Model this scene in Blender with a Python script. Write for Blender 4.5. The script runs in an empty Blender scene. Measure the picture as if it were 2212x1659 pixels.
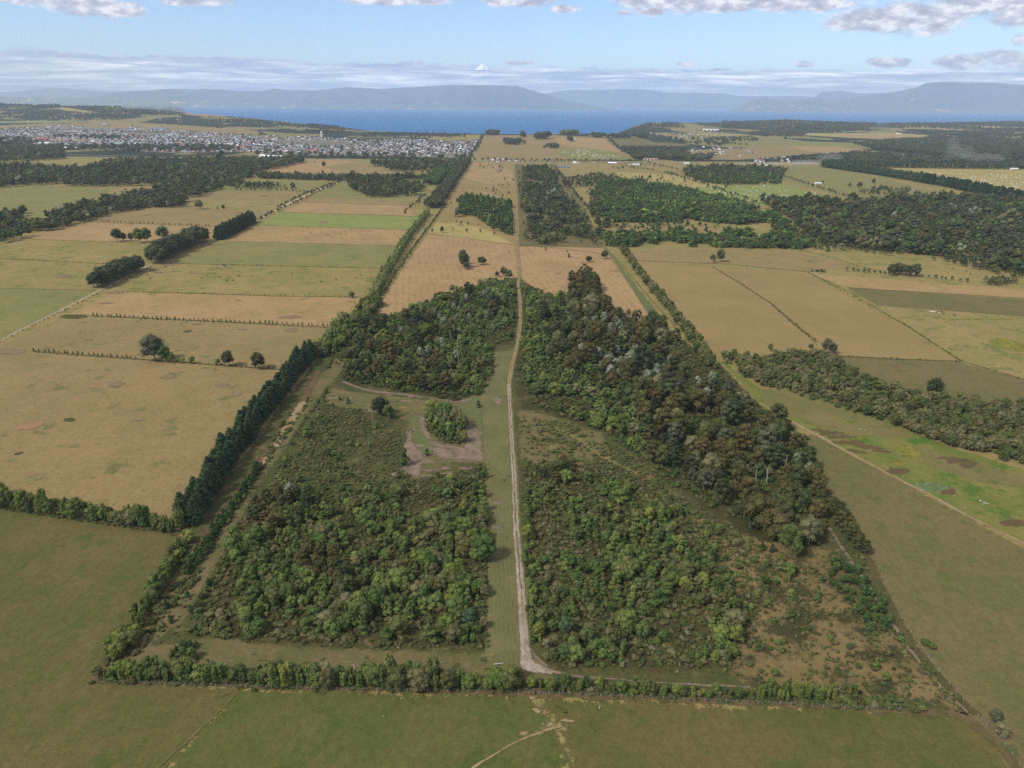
import bpy, math, random
import numpy as np
from mathutils import Matrix, Vector
from mathutils.geometry import delaunay_2d_cdt
random.seed(7); RNG = np.random.default_rng(7)
D = bpy.data; SC = bpy.context.scene; COL = SC.collection
R = math.radians

# ---------------------------------------------------------------- camera
CAMH = 220.0; FPX = 1535.0; CX, CY = 1106.0, 829.5
PITCH = math.atan(604.5 / FPX); ROLL = R(0.45)
cp, sp = math.cos(PITCH), math.sin(PITCH)
FW = np.array([0, cp, -sp]); UP0 = np.array([0, sp, cp]); RT0 = np.array([1.0, 0, 0])
UP = UP0 * math.cos(ROLL) - RT0 * math.sin(ROLL); RT = RT0 * math.cos(ROLL) + UP0 * math.sin(ROLL)
cam = D.cameras.new('camera'); co = D.objects.new('camera', cam); COL.objects.link(co)
cam.sensor_width = 36; cam.lens = FPX / 2212 * 36; cam.clip_start = 1; cam.clip_end = 200000
M = Matrix.Identity(4)
for i in range(3):
    M[i][0] = RT[i]; M[i][1] = UP[i]; M[i][2] = -FW[i]
M[2][3] = CAMH
co.matrix_world = M; SC.camera = co

# ---------------------------------------------------------------- light and exposure
SUN_EL, SUN_AZ = R(48), R(235)      # azimuth clockwise from +Y: behind the camera, to the left
sun = D.lights.new('sun', 'SUN'); sun.energy = 3.35; sun.angle = R(8); sun.color = (1.0, 0.94, 0.845)
so = D.objects.new('sun', sun); COL.objects.link(so)
sd = Vector((math.sin(SUN_AZ) * math.cos(SUN_EL), math.cos(SUN_AZ) * math.cos(SUN_EL), math.sin(SUN_EL)))
so.rotation_euler = sd.to_track_quat('Z', 'Y').to_euler(); so.location = (0, 0, 3000)
SC.view_settings.view_transform = 'Standard'; SC.view_settings.look = 'None'
SC.view_settings.exposure = 0.14; SC.view_settings.gamma = 1
SC.cycles.max_bounces = 6; SC.cycles.diffuse_bounces = 2; SC.cycles.transmission_bounces = 3
SC.cycles.volume_bounces = 1; SC.cycles.transparent_max_bounces = 8
SC.cycles.use_denoising = False

class NT:
    """small helper for node trees"""
    def __init__(s, tree): s.t = tree; s.n = tree.nodes; s.l = tree.links
    def node(s, typ, **kw):
        n = s.n.new(typ)
        for k, v in kw.items(): setattr(n, k, v)
        return n
    def put(s, sock, v):
        if v is None: return
        if hasattr(v, 'is_output') or isinstance(v, bpy.types.NodeSocket): s.l.new(v, sock)
        elif isinstance(v, (tuple, list)) and sock.type == 'RGBA' and len(v) == 3: sock.default_value = (*v, 1)
        else: sock.default_value = v
    def math(s, op, a, b=None, c=None, clamp=False):
        n = s.node('ShaderNodeMath', operation=op, use_clamp=clamp)
        for i, v in enumerate((a, b, c)): s.put(n.inputs[i], v)
        return n.outputs[0]
    def vec(s, op, a, b=None):
        n = s.node('ShaderNodeVectorMath', operation=op)
        s.put(n.inputs[0], a); s.put(n.inputs[1], b)
        return n.outputs[0]
    def comb(s, x, y, z):
        n = s.node('ShaderNodeCombineXYZ')
        for i, v in enumerate((x, y, z)): s.put(n.inputs[i], v)
        return n.outputs[0]
    def noise(s, v, scale, detail=3, rough=.55, dist=0):
        n = s.node('ShaderNodeTexNoise'); s.put(n.inputs['Vector'], v)
        n.inputs['Scale'].default_value = scale; n.inputs['Detail'].default_value = detail
        n.inputs['Roughness'].default_value = rough; n.inputs['Distortion'].default_value = dist
        return n.outputs[0]
    def ramp(s, f, stops, mode='LINEAR'):
        n = s.node('ShaderNodeValToRGB'); s.put(n.inputs[0], f); cr = n.color_ramp; cr.interpolation = mode
        while len(cr.elements) > 1: cr.elements.remove(cr.elements[-1])
        for i, (p, c) in enumerate(stops):
            e = cr.elements[0] if i == 0 else cr.elements.new(p)
            e.position = p; e.color = (*c, 1) if len(c) == 3 else c
        return n.outputs[0]
    def step(s, x, a, b):
        n = s.node('ShaderNodeMapRange', interpolation_type='SMOOTHSTEP')
        s.put(n.inputs[0], x); n.inputs[1].default_value = a; n.inputs[2].default_value = b
        return n.outputs[0]
    def mix(s, f, a, b, mode='MIX'):
        n = s.node('ShaderNodeMix', data_type='RGBA', blend_type=mode)
        s.put(n.inputs[0], f); s.put(n.inputs[6], a); s.put(n.inputs[7], b)
        return n.outputs[2]
    def scale(s, c, f):
        n = s.node('ShaderNodeVectorMath', operation='SCALE'); s.put(n.inputs[0], c); s.put(n.inputs['Scale'], f)
        return n.outputs[0]

def lin(r, g, b, k=1.0):
    f = lambda c: (c / 255 / 12.92 if c / 255 <= .04045 else ((c / 255 + .055) / 1.055) ** 2.4) * k
    return (f(r), f(g), f(b))

# ---------------------------------------------------------------- world: sky with clouds
W = D.worlds.new('World'); SC.world = W; W.use_nodes = True
t = NT(W.node_tree); t.n.clear()
sky = t.node('ShaderNodeTexSky', sky_type='NISHITA', sun_disc=False, sun_elevation=SUN_EL, sun_rotation=SUN_AZ)
sky.air_density = 1.0; sky.dust_density = 0.15; sky.ozone_density = 2.0; sky.altitude = 100
tc = t.node('ShaderNodeTexCoord').outputs['Generated']
sx = t.node('ShaderNodeSeparateXYZ'); t.l.new(tc, sx.inputs[0])
EL = t.math('MULTIPLY', t.math('ARCSINE', sx.outputs[2]), 57.2958)
AZ = t.math('MULTIPLY', t.math('ARCTAN2', sx.outputs[0], sx.outputs[1]), 57.2958)
def fe(x, y):   # photo point -> azimuth, elevation in degrees
    d = FW * FPX + RT * (x - CX) + UP * (CY - y); d /= np.linalg.norm(d)
    return math.degrees(math.atan2(d[0], d[1])), math.degrees(math.asin(d[2]))
# low stratocumulus band
v1 = t.comb(t.math('MULTIPLY', AZ, .35), t.math('MULTIPLY', EL, 1.5), 3.3)
nb = t.noise(v1, 1.0, 7, .62)
v2 = t.comb(t.math('MULTIPLY', AZ, .16), t.math('MULTIPLY', EL, 2.4), 8.1)
ns = t.noise(v2, 1.0, 7, .65, .4)
ne = t.noise(t.comb(t.math('MULTIPLY', AZ, .5), t.math('MULTIPLY', EL, .9), 1.7), 1.0, 6, .6)
etop = t.math('ADD', EL, t.math('MULTIPLY', t.math('SUBTRACT', ne, .5), 1.3))
etop = t.math('ADD', etop, t.math('MULTIPLY', t.math('ADD', AZ, 12), .012))
band = t.math('MULTIPLY', t.math('SUBTRACT', 1.0, t.step(etop, 2.55, 2.85)), t.step(EL, -1.0, .6))
band = t.math('MULTIPLY', band, t.step(t.math('ADD', nb, t.math('MULTIPLY', ns, .4)), .42, .62))
# cumulus at stated directions
blobs = [(60, -6, 60, 14), (185, 4, 90, 26), (255, 18, 45, 16), (420, 2, 60, 10), (850, -2, 130, 13), (1110, -2, 60, 14), (1225, 20, 26, 8),
         (1420, 4, 70, 14), (1560, 4, 130, 22), (1750, 0, 150, 22), (1880, 40, 80, 24), (1985, 34, 110, 32), (2100, 10, 90, 30), (2190, 28, 60, 26),
         (2075, 133, 62, 14), (2160, 126, 50, 13), (2225, 140, 40, 12), (1920, 134, 36, 9), (1735, 139, 17, 5), (1485, 139, 20, 5),
         (1120, 136, 26, 4), (905, 135, 9, 3), (2205, 85, 16, 12), (1350, 28, 14, 5), (1400, 24, 30, 10)]
dens = None
wn = t.noise(t.comb(t.math('MULTIPLY', AZ, .42), t.math('MULTIPLY', EL, .95), 5.5), 1.0, 8, .6)
for (bx, by, wx, wy) in blobs:
    a0, e0 = fe(bx, by); a1, _ = fe(bx + wx, by); _, e1 = fe(bx, by - wy)
    da = t.math('DIVIDE', t.math('SUBTRACT', AZ, a0), abs(a1 - a0) * 1.45)
    de = t.math('DIVIDE', t.math('SUBTRACT', EL, e0), abs(e1 - e0) * 1.45)
    q = t.math('SUBTRACT', 1.0, t.math('ADD', t.math('MULTIPLY', da, da), t.math('MULTIPLY', de, de)))
    dens = q if dens is None else t.math('MAXIMUM', dens, q)
over = t.math('SUBTRACT', t.math('MULTIPLY', t.step(EL, 7.2, 14.0), 1.9), 1.3)   # broken cloud overhead, out of frame
dens = t.math('MAXIMUM', dens, over)
cum = t.step(t.math('ADD', dens, t.math('MULTIPLY', t.math('SUBTRACT', wn, .5), 3.0)), -.1, .75)
bright = t.noise(t.comb(t.math('MULTIPLY', AZ, .8), t.math('MULTIPLY', EL, 1.7), 9.1), 1.0, 6, .6)
ccol = t.ramp(bright, [(.38, lin(170, 170, 188)), (.5, lin(204, 202, 214)), (.6, lin(246, 243, 246))])
bcol = t.ramp(ns, [(.36, lin(150, 168, 204)), (.46, lin(192, 204, 228)), (.54, lin(240, 244, 250)), (.64, lin(255, 255, 255, 1.6))])
CLOUD_GAIN = 10.5     # the sky texture is in physical units: white cloud is about this bright in them
bandc = t.scale(t.mix(t.step(EL, 2.1, 2.7), bcol, t.mix(.6, bcol, lin(165, 178, 208))), CLOUD_GAIN); cumc = t.scale(ccol, CLOUD_GAIN)
skyb = t.vec('MULTIPLY', sky.outputs[0], (1.08, 1.22, 1.50))
c1 = t.mix(t.math('MULTIPLY', band, .9), skyb, bandc)
c2 = t.mix(t.math('MULTIPLY', cum, .93), c1, cumc)
bg = t.node('ShaderNodeBackground'); t.l.new(c2, bg.inputs[0]); bg.inputs[1].default_value = 0.1
wo = t.node('ShaderNodeOutputWorld'); t.l.new(bg.outputs[0], wo.inputs[0])

# ---------------------------------------------------------------- terrain height
PX2U = cp / FPX
def xu(x): return (x - CX) * PX2U
def yhor(x): return 225 + .00785 * (x - CX)
DY = FPX / cp ** 2
def hfor(x, y, Y): return CAMH - (y - yhor(x)) * Y / DY
def table(rows): a = np.array(rows, float); return a[:, 0], a[:, 1:]
# x, crest distance, crest y in the photo
LRT = [(-400, 9500, 220), (0, 9000, 225), (130, 8800, 228), (250, 8500, 232), (330, 8200, 238), (470, 7800, 250), (560, 7400, 260), (640, 7000, 268), (740, 6500, 279), (790, 6200, 289), (900, 5900, 294), (1000, 5700, 296), (1080, 5600, 296)]
RRT = [(1325, 7600, 290), (1340, 7700, 276), (1400, 8200, 266), (1500, 8600, 266), (1600, 9000, 265), (1690, 9200, 262), (1800, 9200, 265), (1900, 9000, 269), (1990, 9000, 270), (2080, 9400, 267), (2212, 9800, 264), (2700, 9800, 263)]
CHT = [(1000, 5000, 298), (1040, 5200, 293), (1200, 5200, 292), (1340, 5200, 294), (1420, 5000, 304), (1600, 4600, 316), (1660, 4500, 322)]
SHT = [(-600, 90000), (300, 90000), (400, 11500), (470, 9600), (560, 8500), (640, 8000), (740, 7200), (790, 6500), (900, 6200), (1100, 6100), (1330, 6200), (1345, 6900), (1400, 9300), (1500, 10200), (2700, 11500)]
def smooth(a): a = np.clip(a, 0, 1); return a * a * (3 - 2 * a)
def vnoise(x, y, seed=0):
    xi = np.floor(x).astype(np.int64); yi = np.floor(y).astype(np.int64); fx = smooth(x - xi); fy = smooth(y - yi)
    def hsh(a, b):
        n = (a * 374761393 + b * 668265263 + seed * 974711) & 0x7fffffff
        n = ((n ^ (n >> 13)) * 1274126177) & 0x7fffffff
        return ((n ^ (n >> 16)) & 0xffff) / 65535.0
    return (hsh(xi, yi) * (1 - fx) + hsh(xi + 1, yi) * fx) * (1 - fy) + (hsh(xi, yi + 1) * (1 - fx) + hsh(xi + 1, yi + 1) * fx) * fy
def fbm(x, y, o=3, seed=0):
    s = 0; a = 1; tot = 0
    for i in range(o): s = s + a * vnoise(x * 2 ** i, y * 2 ** i, seed + i); tot += a; a *= .5
    return s / tot
def hgt(x, y):
    x = np.asarray(x, float); y = np.asarray(y, float)
    Y = np.maximum(y, 1.0); px = CX + (x / Y) / PX2U
    h = np.zeros_like(Y)
    for T, front, back in ((LRT, 3200, 1500), (RRT, 4200, 900), (CHT, 1500, 700)):
        X, V = table(T); Yc = np.interp(px, X, V[:, 0]); yt = np.interp(px, X, V[:, 1])
        H = np.maximum(CAMH - (yt - yhor(px)) * Yc / DY, 0)
        edge = smooth((px - X[0]) / 30) * smooth((X[-1] - px) / 30) if T is not LRT else smooth((X[-1] - px) / 60)
        if T is RRT: edge = smooth((px - X[0]) / 25)
        f = np.where(Y < Yc, smooth((Y - Yc + front) / front), 1 - .7 * smooth((Y - Yc) / back))
        h = np.maximum(h, H * f * edge)
    roll = (fbm(x / 420 + 5, y / 600, 3, 3) - .5) * 22 * smooth((Y - 3600) / 2500) * smooth((h + 8) / 20)
    h = h + roll
    X, V = table(SHT); ys = np.interp(px, X, V[:, 0]) + (fbm(x / 300, y * 0 + 3, 3, 9) - .5) * 300
    h = h * (1 - smooth((Y - ys + 250) / 250)) - 40 * smooth((Y - ys + 150) / 500)
    return h
def G(px, py):
    """photo points -> ground points (arrays)"""
    px = np.atleast_1d(np.asarray(px, float)); py = np.atleast_1d(np.asarray(py, float))
    d = FW[None] * FPX + RT[None] * (px - CX)[:, None] + UP[None] * (CY - py)[:, None]
    d = d / d[:, 1:2]                                    # per metre of depth
    flat = CAMH / np.maximum(-d[:, 2], 1e-5)
    out = flat.copy(); far = flat > 3100
    if far.any():
        dd = d[far]; Ys = np.geomspace(3000, 40000, 420)
        P = CAMH + dd[:, 2:3] * Ys[None]; hh = hgt(dd[:, 0:1] * Ys[None], np.broadcast_to(Ys[None], P.shape))
        hit = P <= hh; idx = np.argmax(hit, axis=1); ok = hit.any(axis=1)
        out[far] = np.where(ok, Ys[idx], 9000)
    return np.stack([d[:, 0] * out, out], 1)
def g1(x, y): return G([x], [y])[0]
def toF(x, y, z):
    v = np.stack([x, y, z - CAMH], -1); w = v @ FW
    return CX + FPX * (v @ RT) / w, CY - FPX * (v @ UP) / w

# ---------------------------------------------------------------- materials
def newmat(name):
    m = D.materials.new(name); m.use_nodes = True; tt = NT(m.node_tree); tt.n.clear()
    return m, tt
def finish(tt, col, rough=.9, bump=None, bstr=.3, bdist=.3, spec=.15, metallic=0, alpha=None):
    b = tt.node('ShaderNodeBsdfPrincipled'); tt.put(b.inputs['Base Color'], col); tt.put(b.inputs['Roughness'], rough)
    b.inputs['Specular IOR Level'].default_value = spec; b.inputs['Metallic'].default_value = metallic
    if bump is not None:
        n = tt.node('ShaderNodeBump'); tt.put(n.inputs['Height'], bump); n.inputs['Strength'].default_value = bstr
        n.inputs['Distance'].default_value = bdist; tt.l.new(n.outputs[0], b.inputs['Normal'])
    o = tt.node('ShaderNodeOutputMaterial')
    if alpha is None: tt.l.new(b.outputs[0], o.inputs[0])
    else:
        tr = tt.node('ShaderNodeBsdfTransparent'); mx = tt.node('ShaderNodeMixShader'); tt.l.new(alpha, mx.inputs[0])
        tt.l.new(tr.outputs[0], mx.inputs[1]); tt.l.new(b.outputs[0], mx.inputs[2]); tt.l.new(mx.outputs[0], o.inputs[0])
def plain(name, col, rough=.7, spec=.3, metallic=0, vary=.12, sc=.5):
    m, tt = newmat(name)
    pos = tt.node('ShaderNodeNewGeometry').outputs['Position']
    n = tt.noise(pos, sc, 3)
    k = tt.math('ADD', 1 - vary, tt.math('MULTIPLY', n, 2 * vary))
    rgb = tt.node('ShaderNodeRGB'); rgb.outputs[0].default_value = (*col, 1)
    finish(tt, tt.scale(rgb.outputs[0], k), rough, spec=spec, metallic=metallic)
    return m
K = .77
def field(name, c1, c2, c3=None, big=.012, mid=.07, fine=.9, cut=.6, contrast=.8, rows=None, tufts=0):
    """grassland: c1/c2 drift into each other, c3 shows as ragged patches, fine mottling all over"""
    m, tt = newmat(name)
    geo = tt.node('ShaderNodeNewGeometry'); pos = geo.outputs['Position']
    p2 = tt.vec('MULTIPLY', pos, (1, .8, 1))
    nB = tt.noise(p2, big, 5, .6, .5); nM = tt.noise(p2, mid, 5, .7); nF = tt.noise(pos, fine, 4, .75)
    nT = tt.noise(tt.vec('MULTIPLY', pos, (1, .7, 1)), .33, 5, .75)
    f = tt.math('ADD', tt.math('MULTIPLY', nB, .55), tt.math('MULTIPLY', nM, .45))
    col = tt.mix(tt.step(f, .38, .62), lin(*c1, K), lin(*c2, K))
    if c3:
        nC = tt.noise(tt.vec('ADD', pos, (77, 31, 5)), mid * .8, 6, .7)
        col = tt.mix(tt.step(nC, cut, cut + .1), col, lin(*c3, K))
    if rows:   # mown or ploughed rows (dir angle, spacing, strength)
        a, s, k = rows
        sx_ = tt.node('ShaderNodeSeparateXYZ'); tt.l.new(pos, sx_.inputs[0])
        u = tt.math('ADD', tt.math('MULTIPLY', sx_.outputs[0], math.cos(a) / s), tt.math('MULTIPLY', sx_.outputs[1], math.sin(a) / s))
        u = tt.math('ADD', u, tt.math('MULTIPLY', nB, 3.0))
        w = tt.math('SINE', tt.math('MULTIPLY', u, 6.283))
        w = tt.math('MULTIPLY', w, tt.step(nM, .4, .6))
        col = tt.scale(col, tt.math('ADD', 1.0, tt.math('MULTIPLY', w, k)))
    br = tt.math('ADD', 1 - contrast * 1.06, tt.math('ADD', tt.math('MULTIPLY', nF, contrast), tt.math('MULTIPLY', nT, contrast * 1.15)))
    col = tt.scale(col, br)
    if tufts:
        col = tt.scale(col, tt.math('SUBTRACT', 1.0, tt.math('MULTIPLY', tt.step(tt.noise(pos, .6, 4, .8), .56, .66), tufts)))
    at = tt.node('ShaderNodeAttribute', attribute_name='fade')
    nA = tt.noise(pos, .33, 6, .75)
    al = tt.step(tt.math('ADD', at.outputs['Fac'], tt.math('MULTIPLY', tt.math('SUBTRACT', nA, .5), 2.1)), .56, .50)
    finish(tt, col, .95, tt.math('ADD', nF, nT), .6, .5, .05, alpha=al)
    return m

MF = {
 'green_near': field('green_pasture', (92, 94, 48), (108, 98, 58), (88, 95, 47), .02, .08, .8, .53),
 'green_lush': field('lush_pasture', (88, 96, 48), (103, 100, 56), (84, 95, 45), .025, .09, .8, .52),
 'olive': field('olive_pasture', (95, 94, 52), (110, 100, 62), (88, 95, 49), .025, .09, .8, .54),
 'olive_r': field('olive_brown_pasture', (106, 104, 63), (120, 108, 71), (98, 102, 57), .02, .09, .9, .56),
 'tan': field('dry_pasture', (151, 129, 88), (136, 123, 80), (114, 112, 68), .012, .06, .8, .56),
 'tan2': field('pale_dry_pasture', (170, 141, 98), (152, 131, 88), (130, 120, 74), .012, .06, .8, .58),
 'tanolive': field('olive_dry_pasture', (136, 127, 76), (154, 136, 88), (116, 118, 64), .012, .06, .8, .53),
 'tangreen': field('greenish_pasture', (124, 124, 74), (138, 130, 80), (108, 118, 62), .014, .04, .9, .55),
 'bright': field('bright_green_pasture', (124, 136, 70), (138, 142, 80), (114, 130, 62), .02, .04, .8, .6),
 'stubble': field('hay_stubble', (172, 143, 102), (158, 131, 91), (134, 112, 78), .014, .06, .6, .58, .3, (.15, 9, .10)),
 'orange': field('mown_tan_field', (153, 132, 87), (142, 124, 80), (130, 120, 74), .008, .02, .9, .62, .25, (1.9, 7, .05)),
 'strip': field('mown_strip_grass', (118, 114, 76), (106, 104, 64), (132, 118, 88), .05, .12, .9, .62, .35, (.02, 2.2, .10)),
 'verge': field('rough_verge', (100, 100, 60), (120, 106, 74), (88, 96, 54), .04, .12, .9, .55),
 'scrub': field('scrub_ground', (72, 80, 44), (92, 88, 54), (114, 104, 68), .03, .16, .5, .55, .7, None, .5),
 'scrubdark': field('dark_scrub_ground', (64, 66, 38), (84, 76, 48), (108, 96, 62), .03, .12, .5, .55, .7, None, .5),  # darker scrub colours for the wood and thicket floors
 'heath': field('dry_heath', (134, 116, 78), (116, 102, 66), (72, 70, 44), .04, .07, .6, .48, .6, None, .45),
 'gravel': field('gravel', (178, 164, 150), (148, 132, 112), (112, 106, 76), .06, .35, 1.2, .6),
 'clear': field('bare_earth', (148, 127, 112), (120, 107, 90), (98, 98, 64), .08, .22, .8, .53, .4, None, .2),
 'red': field('red_brown_soil', (118, 92, 72), (104, 82, 60), (104, 98, 62), .06, .2, 1, .6),
 'rust': field('rusty_soil', (132, 94, 68), (110, 84, 58), None, .06, .3, 1),
 'brown': field('bare_brown_patch', (142, 120, 94), (132, 114, 86), (118, 108, 76), .06, .2, 1, .6),
 'wild': field('wet_meadow', (104, 116, 52), (132, 124, 70), (84, 112, 44), .02, .05, .7, .52, .5, None, .3),
 'wildtan': field('rank_dry_grass', (128, 118, 74), (112, 110, 64), (98, 106, 56), .03, .07, .7, .55, .5, None, .3),
 'fern': field('rusty_bracken', (108, 88, 64), (98, 88, 58), (84, 92, 48), .06, .2, 1, .58, .6, None, .4),
 'yellow': field('yellow_weeds', (146, 136, 58), (118, 118, 54), (90, 104, 48), .1, .4, 1, .5, .5),
 'white': field('pale_flowering_weeds', (124, 136, 104), (92, 108, 62), (86, 102, 56), .1, .5, 1, .5, .6),
 'wetgreen': field('green_verge', (98, 108, 64), (110, 112, 72), (90, 102, 58), .03, .1, .9, .58),
 'yellowfield': field('yellow_pasture', (170, 154, 98), (154, 142, 86), (134, 132, 76), .008, .02, .8, .6),
 'paleearth': field('worn_gateway', (166, 146, 112), (140, 124, 84), (112, 104, 58), .06, .3, 1, .55),
 'pinksoil': field('pinkish_soil', (166, 128, 96), (152, 122, 88), (146, 126, 82), .06, .3, 1, .55),
 'lane': field('pale_lane', (196, 178, 146), (178, 158, 124), (140, 128, 92), .06, .3, 1, .62),
 'bank': field('dry_bank', (114, 98, 70), (100, 90, 60), (86, 86, 50), .05, .2, .8, .5, .6, None, .4),
 'margin': field('field_margin', (96, 88, 56), (78, 80, 44), (112, 96, 68), .05, .2, .8, .55, .5, None, .4),
 'asphalt': field('asphalt_road', (140, 140, 142), (128, 128, 130), None, .03, .1, .5),
 'town': field('town_ground', (132, 128, 118), (112, 110, 96), (120, 122, 88), .01, .03, .2, .55),
 'farwood': field('wooded_ground', (46, 54, 38), (58, 66, 42), (84, 84, 54), .004, .012, .1, .62),
}
def leafmat(name, cols, transl=.22):
    m, tt = newmat(name)
    at = tt.node('ShaderNodeAttribute', attribute_name='tint'); hu = tt.node('ShaderNodeAttribute', attribute_name='hue')
    oi = tt.node('ShaderNodeObjectInfo')
    h = tt.math('FRACT', tt.math('ADD', hu.outputs['Fac'], oi.outputs['Random']))
    n = len(cols); col = tt.ramp(h, [(i / (n - 1), lin(*c, 1.5)) for i, c in enumerate(cols)])
    col = tt.scale(col, at.outputs['Fac'])
    a = tt.node('ShaderNodeBsdfDiffuse'); tt.l.new(col, a.inputs[0])
    b = tt.node('ShaderNodeBsdfTranslucent'); tt.l.new(col, b.inputs[0])
    mx = tt.node('ShaderNodeMixShader'); mx.inputs[0].default_value = transl
    tt.l.new(a.outputs[0], mx.inputs[1]); tt.l.new(b.outputs[0], mx.inputs[2])
    o = tt.node('ShaderNodeOutputMaterial'); tt.l.new(mx.outputs[0], o.inputs[0])
    return m
ML = {  # measured by eye against the photograph
 'cypress': leafmat('cypress_foliage', [(68, 86, 60), (58, 78, 58), (76, 90, 60), (62, 80, 52)]),
 'young': leafmat('young_tree_foliage', [(78, 94, 48), (68, 88, 46), (92, 106, 54), (60, 78, 42), (82, 92, 54), (102, 110, 58), (70, 86, 50), (84, 82, 48)]),
 'broad': leafmat('broadleaf_foliage', [(72, 74, 44), (78, 72, 44), (62, 70, 42), (84, 74, 46), (66, 78, 46), (60, 64, 40)]),
 'silver': leafmat('silvery_foliage', [(128, 130, 114), (104, 112, 88), (118, 122, 104), (86, 98, 70)]),
 'hedge': leafmat('hedge_foliage', [(92, 100, 48), (80, 94, 48), (104, 108, 52), (74, 86, 50), (90, 92, 52)]),
 'poplar': leafmat('poplar_foliage', [(104, 114, 66), (120, 126, 76), (92, 104, 58), (84, 98, 52)]),
 'bush': leafmat('bush_foliage', [(66, 80, 42), (80, 88, 48), (74, 74, 46), (88, 92, 54), (104, 100, 72), (60, 74, 40), (98, 90, 64)]),
 'under': leafmat('undergrowth_foliage', [(68, 82, 44), (58, 72, 40), (80, 88, 48), (88, 82, 56), (62, 78, 42)]),
 'dark': leafmat('dark_woodland_foliage', [(54, 62, 42), (62, 66, 44), (70, 70, 50), (58, 70, 44), (80, 82, 62), (48, 54, 38)]),
 'plant': leafmat('plantation_foliage', [(56, 72, 42), (66, 84, 46), (50, 66, 40), (76, 94, 50)]),
 'plantlight': leafmat('light_plantation_foliage', [(104, 118, 56), (88, 104, 52), (116, 124, 62)]),
 'bare': leafmat('grey_twigs', [(120, 110, 96), (138, 130, 118), (104, 96, 84)]),
}
TRUNK = plain('bark', lin(112, 100, 84), .9, .05, 0, .25, .8)
PALETRUNK = plain('pale_bark', lin(170, 162, 148), .9, .05, 0, .2, .8)

# ---------------------------------------------------------------- mesh helpers
def mk_mesh(name, V, F, mats, mi=None, tint=None, hue=None, smooth_=False):
    """V (n,3); F (m,3) triangles or a list of faces"""
    me = D.meshes.new(name); V = np.asarray(V, np.float32)
    if isinstance(F, np.ndarray):
        n = len(F); k = F.shape[1]
        me.vertices.add(len(V)); me.vertices.foreach_set('co', V.ravel())
        me.loops.add(n * k); me.loops.foreach_set('vertex_index', F.astype(np.int32).ravel())
        me.polygons.add(n); me.polygons.foreach_set('loop_start', np.arange(0, n * k, k, dtype=np.int32))
        me.update(calc_edges=True)
    else:
        me.from_pydata([tuple(map(float, v)) for v in V], [], F)
    for m in mats: me.materials.append(m)
    if mi is not None: me.polygons.foreach_set('material_index', np.asarray(mi, np.int32))
    for nm, arr in (('tint', tint), ('hue', hue)):
        if arr is not None:
            a = me.attributes.new(nm, 'FLOAT', 'FACE'); a.data.foreach_set('value', np.asarray(arr, np.float32))
    me.polygons.foreach_set('use_smooth', np.full(len(me.polygons), smooth_))
    me.update()
    return me
def link(name, data, parent=None, **props):
    o = D.objects.new(name, data); COL.objects.link(o)
    if parent is not None: o.parent = parent
    for k, v in props.items(): o[k] = v
    return o
def struct(name, me): return link(name, me, kind='structure')

# ---------------------------------------------------------------- ground, lake, haze
def inpoly(px, py, poly):
    poly = np.asarray(poly, float); res = np.zeros(px.shape, bool); j = len(poly) - 1
    for i in range(len(poly)):
        xi, yi = poly[i]; xj, yj = poly[j]
        c = ((yi > py) != (yj > py)) & (px < (xj - xi) * (py - yi) / (yj - yi + 1e-12) + xi)
        res ^= c; j = i
    return res
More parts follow.
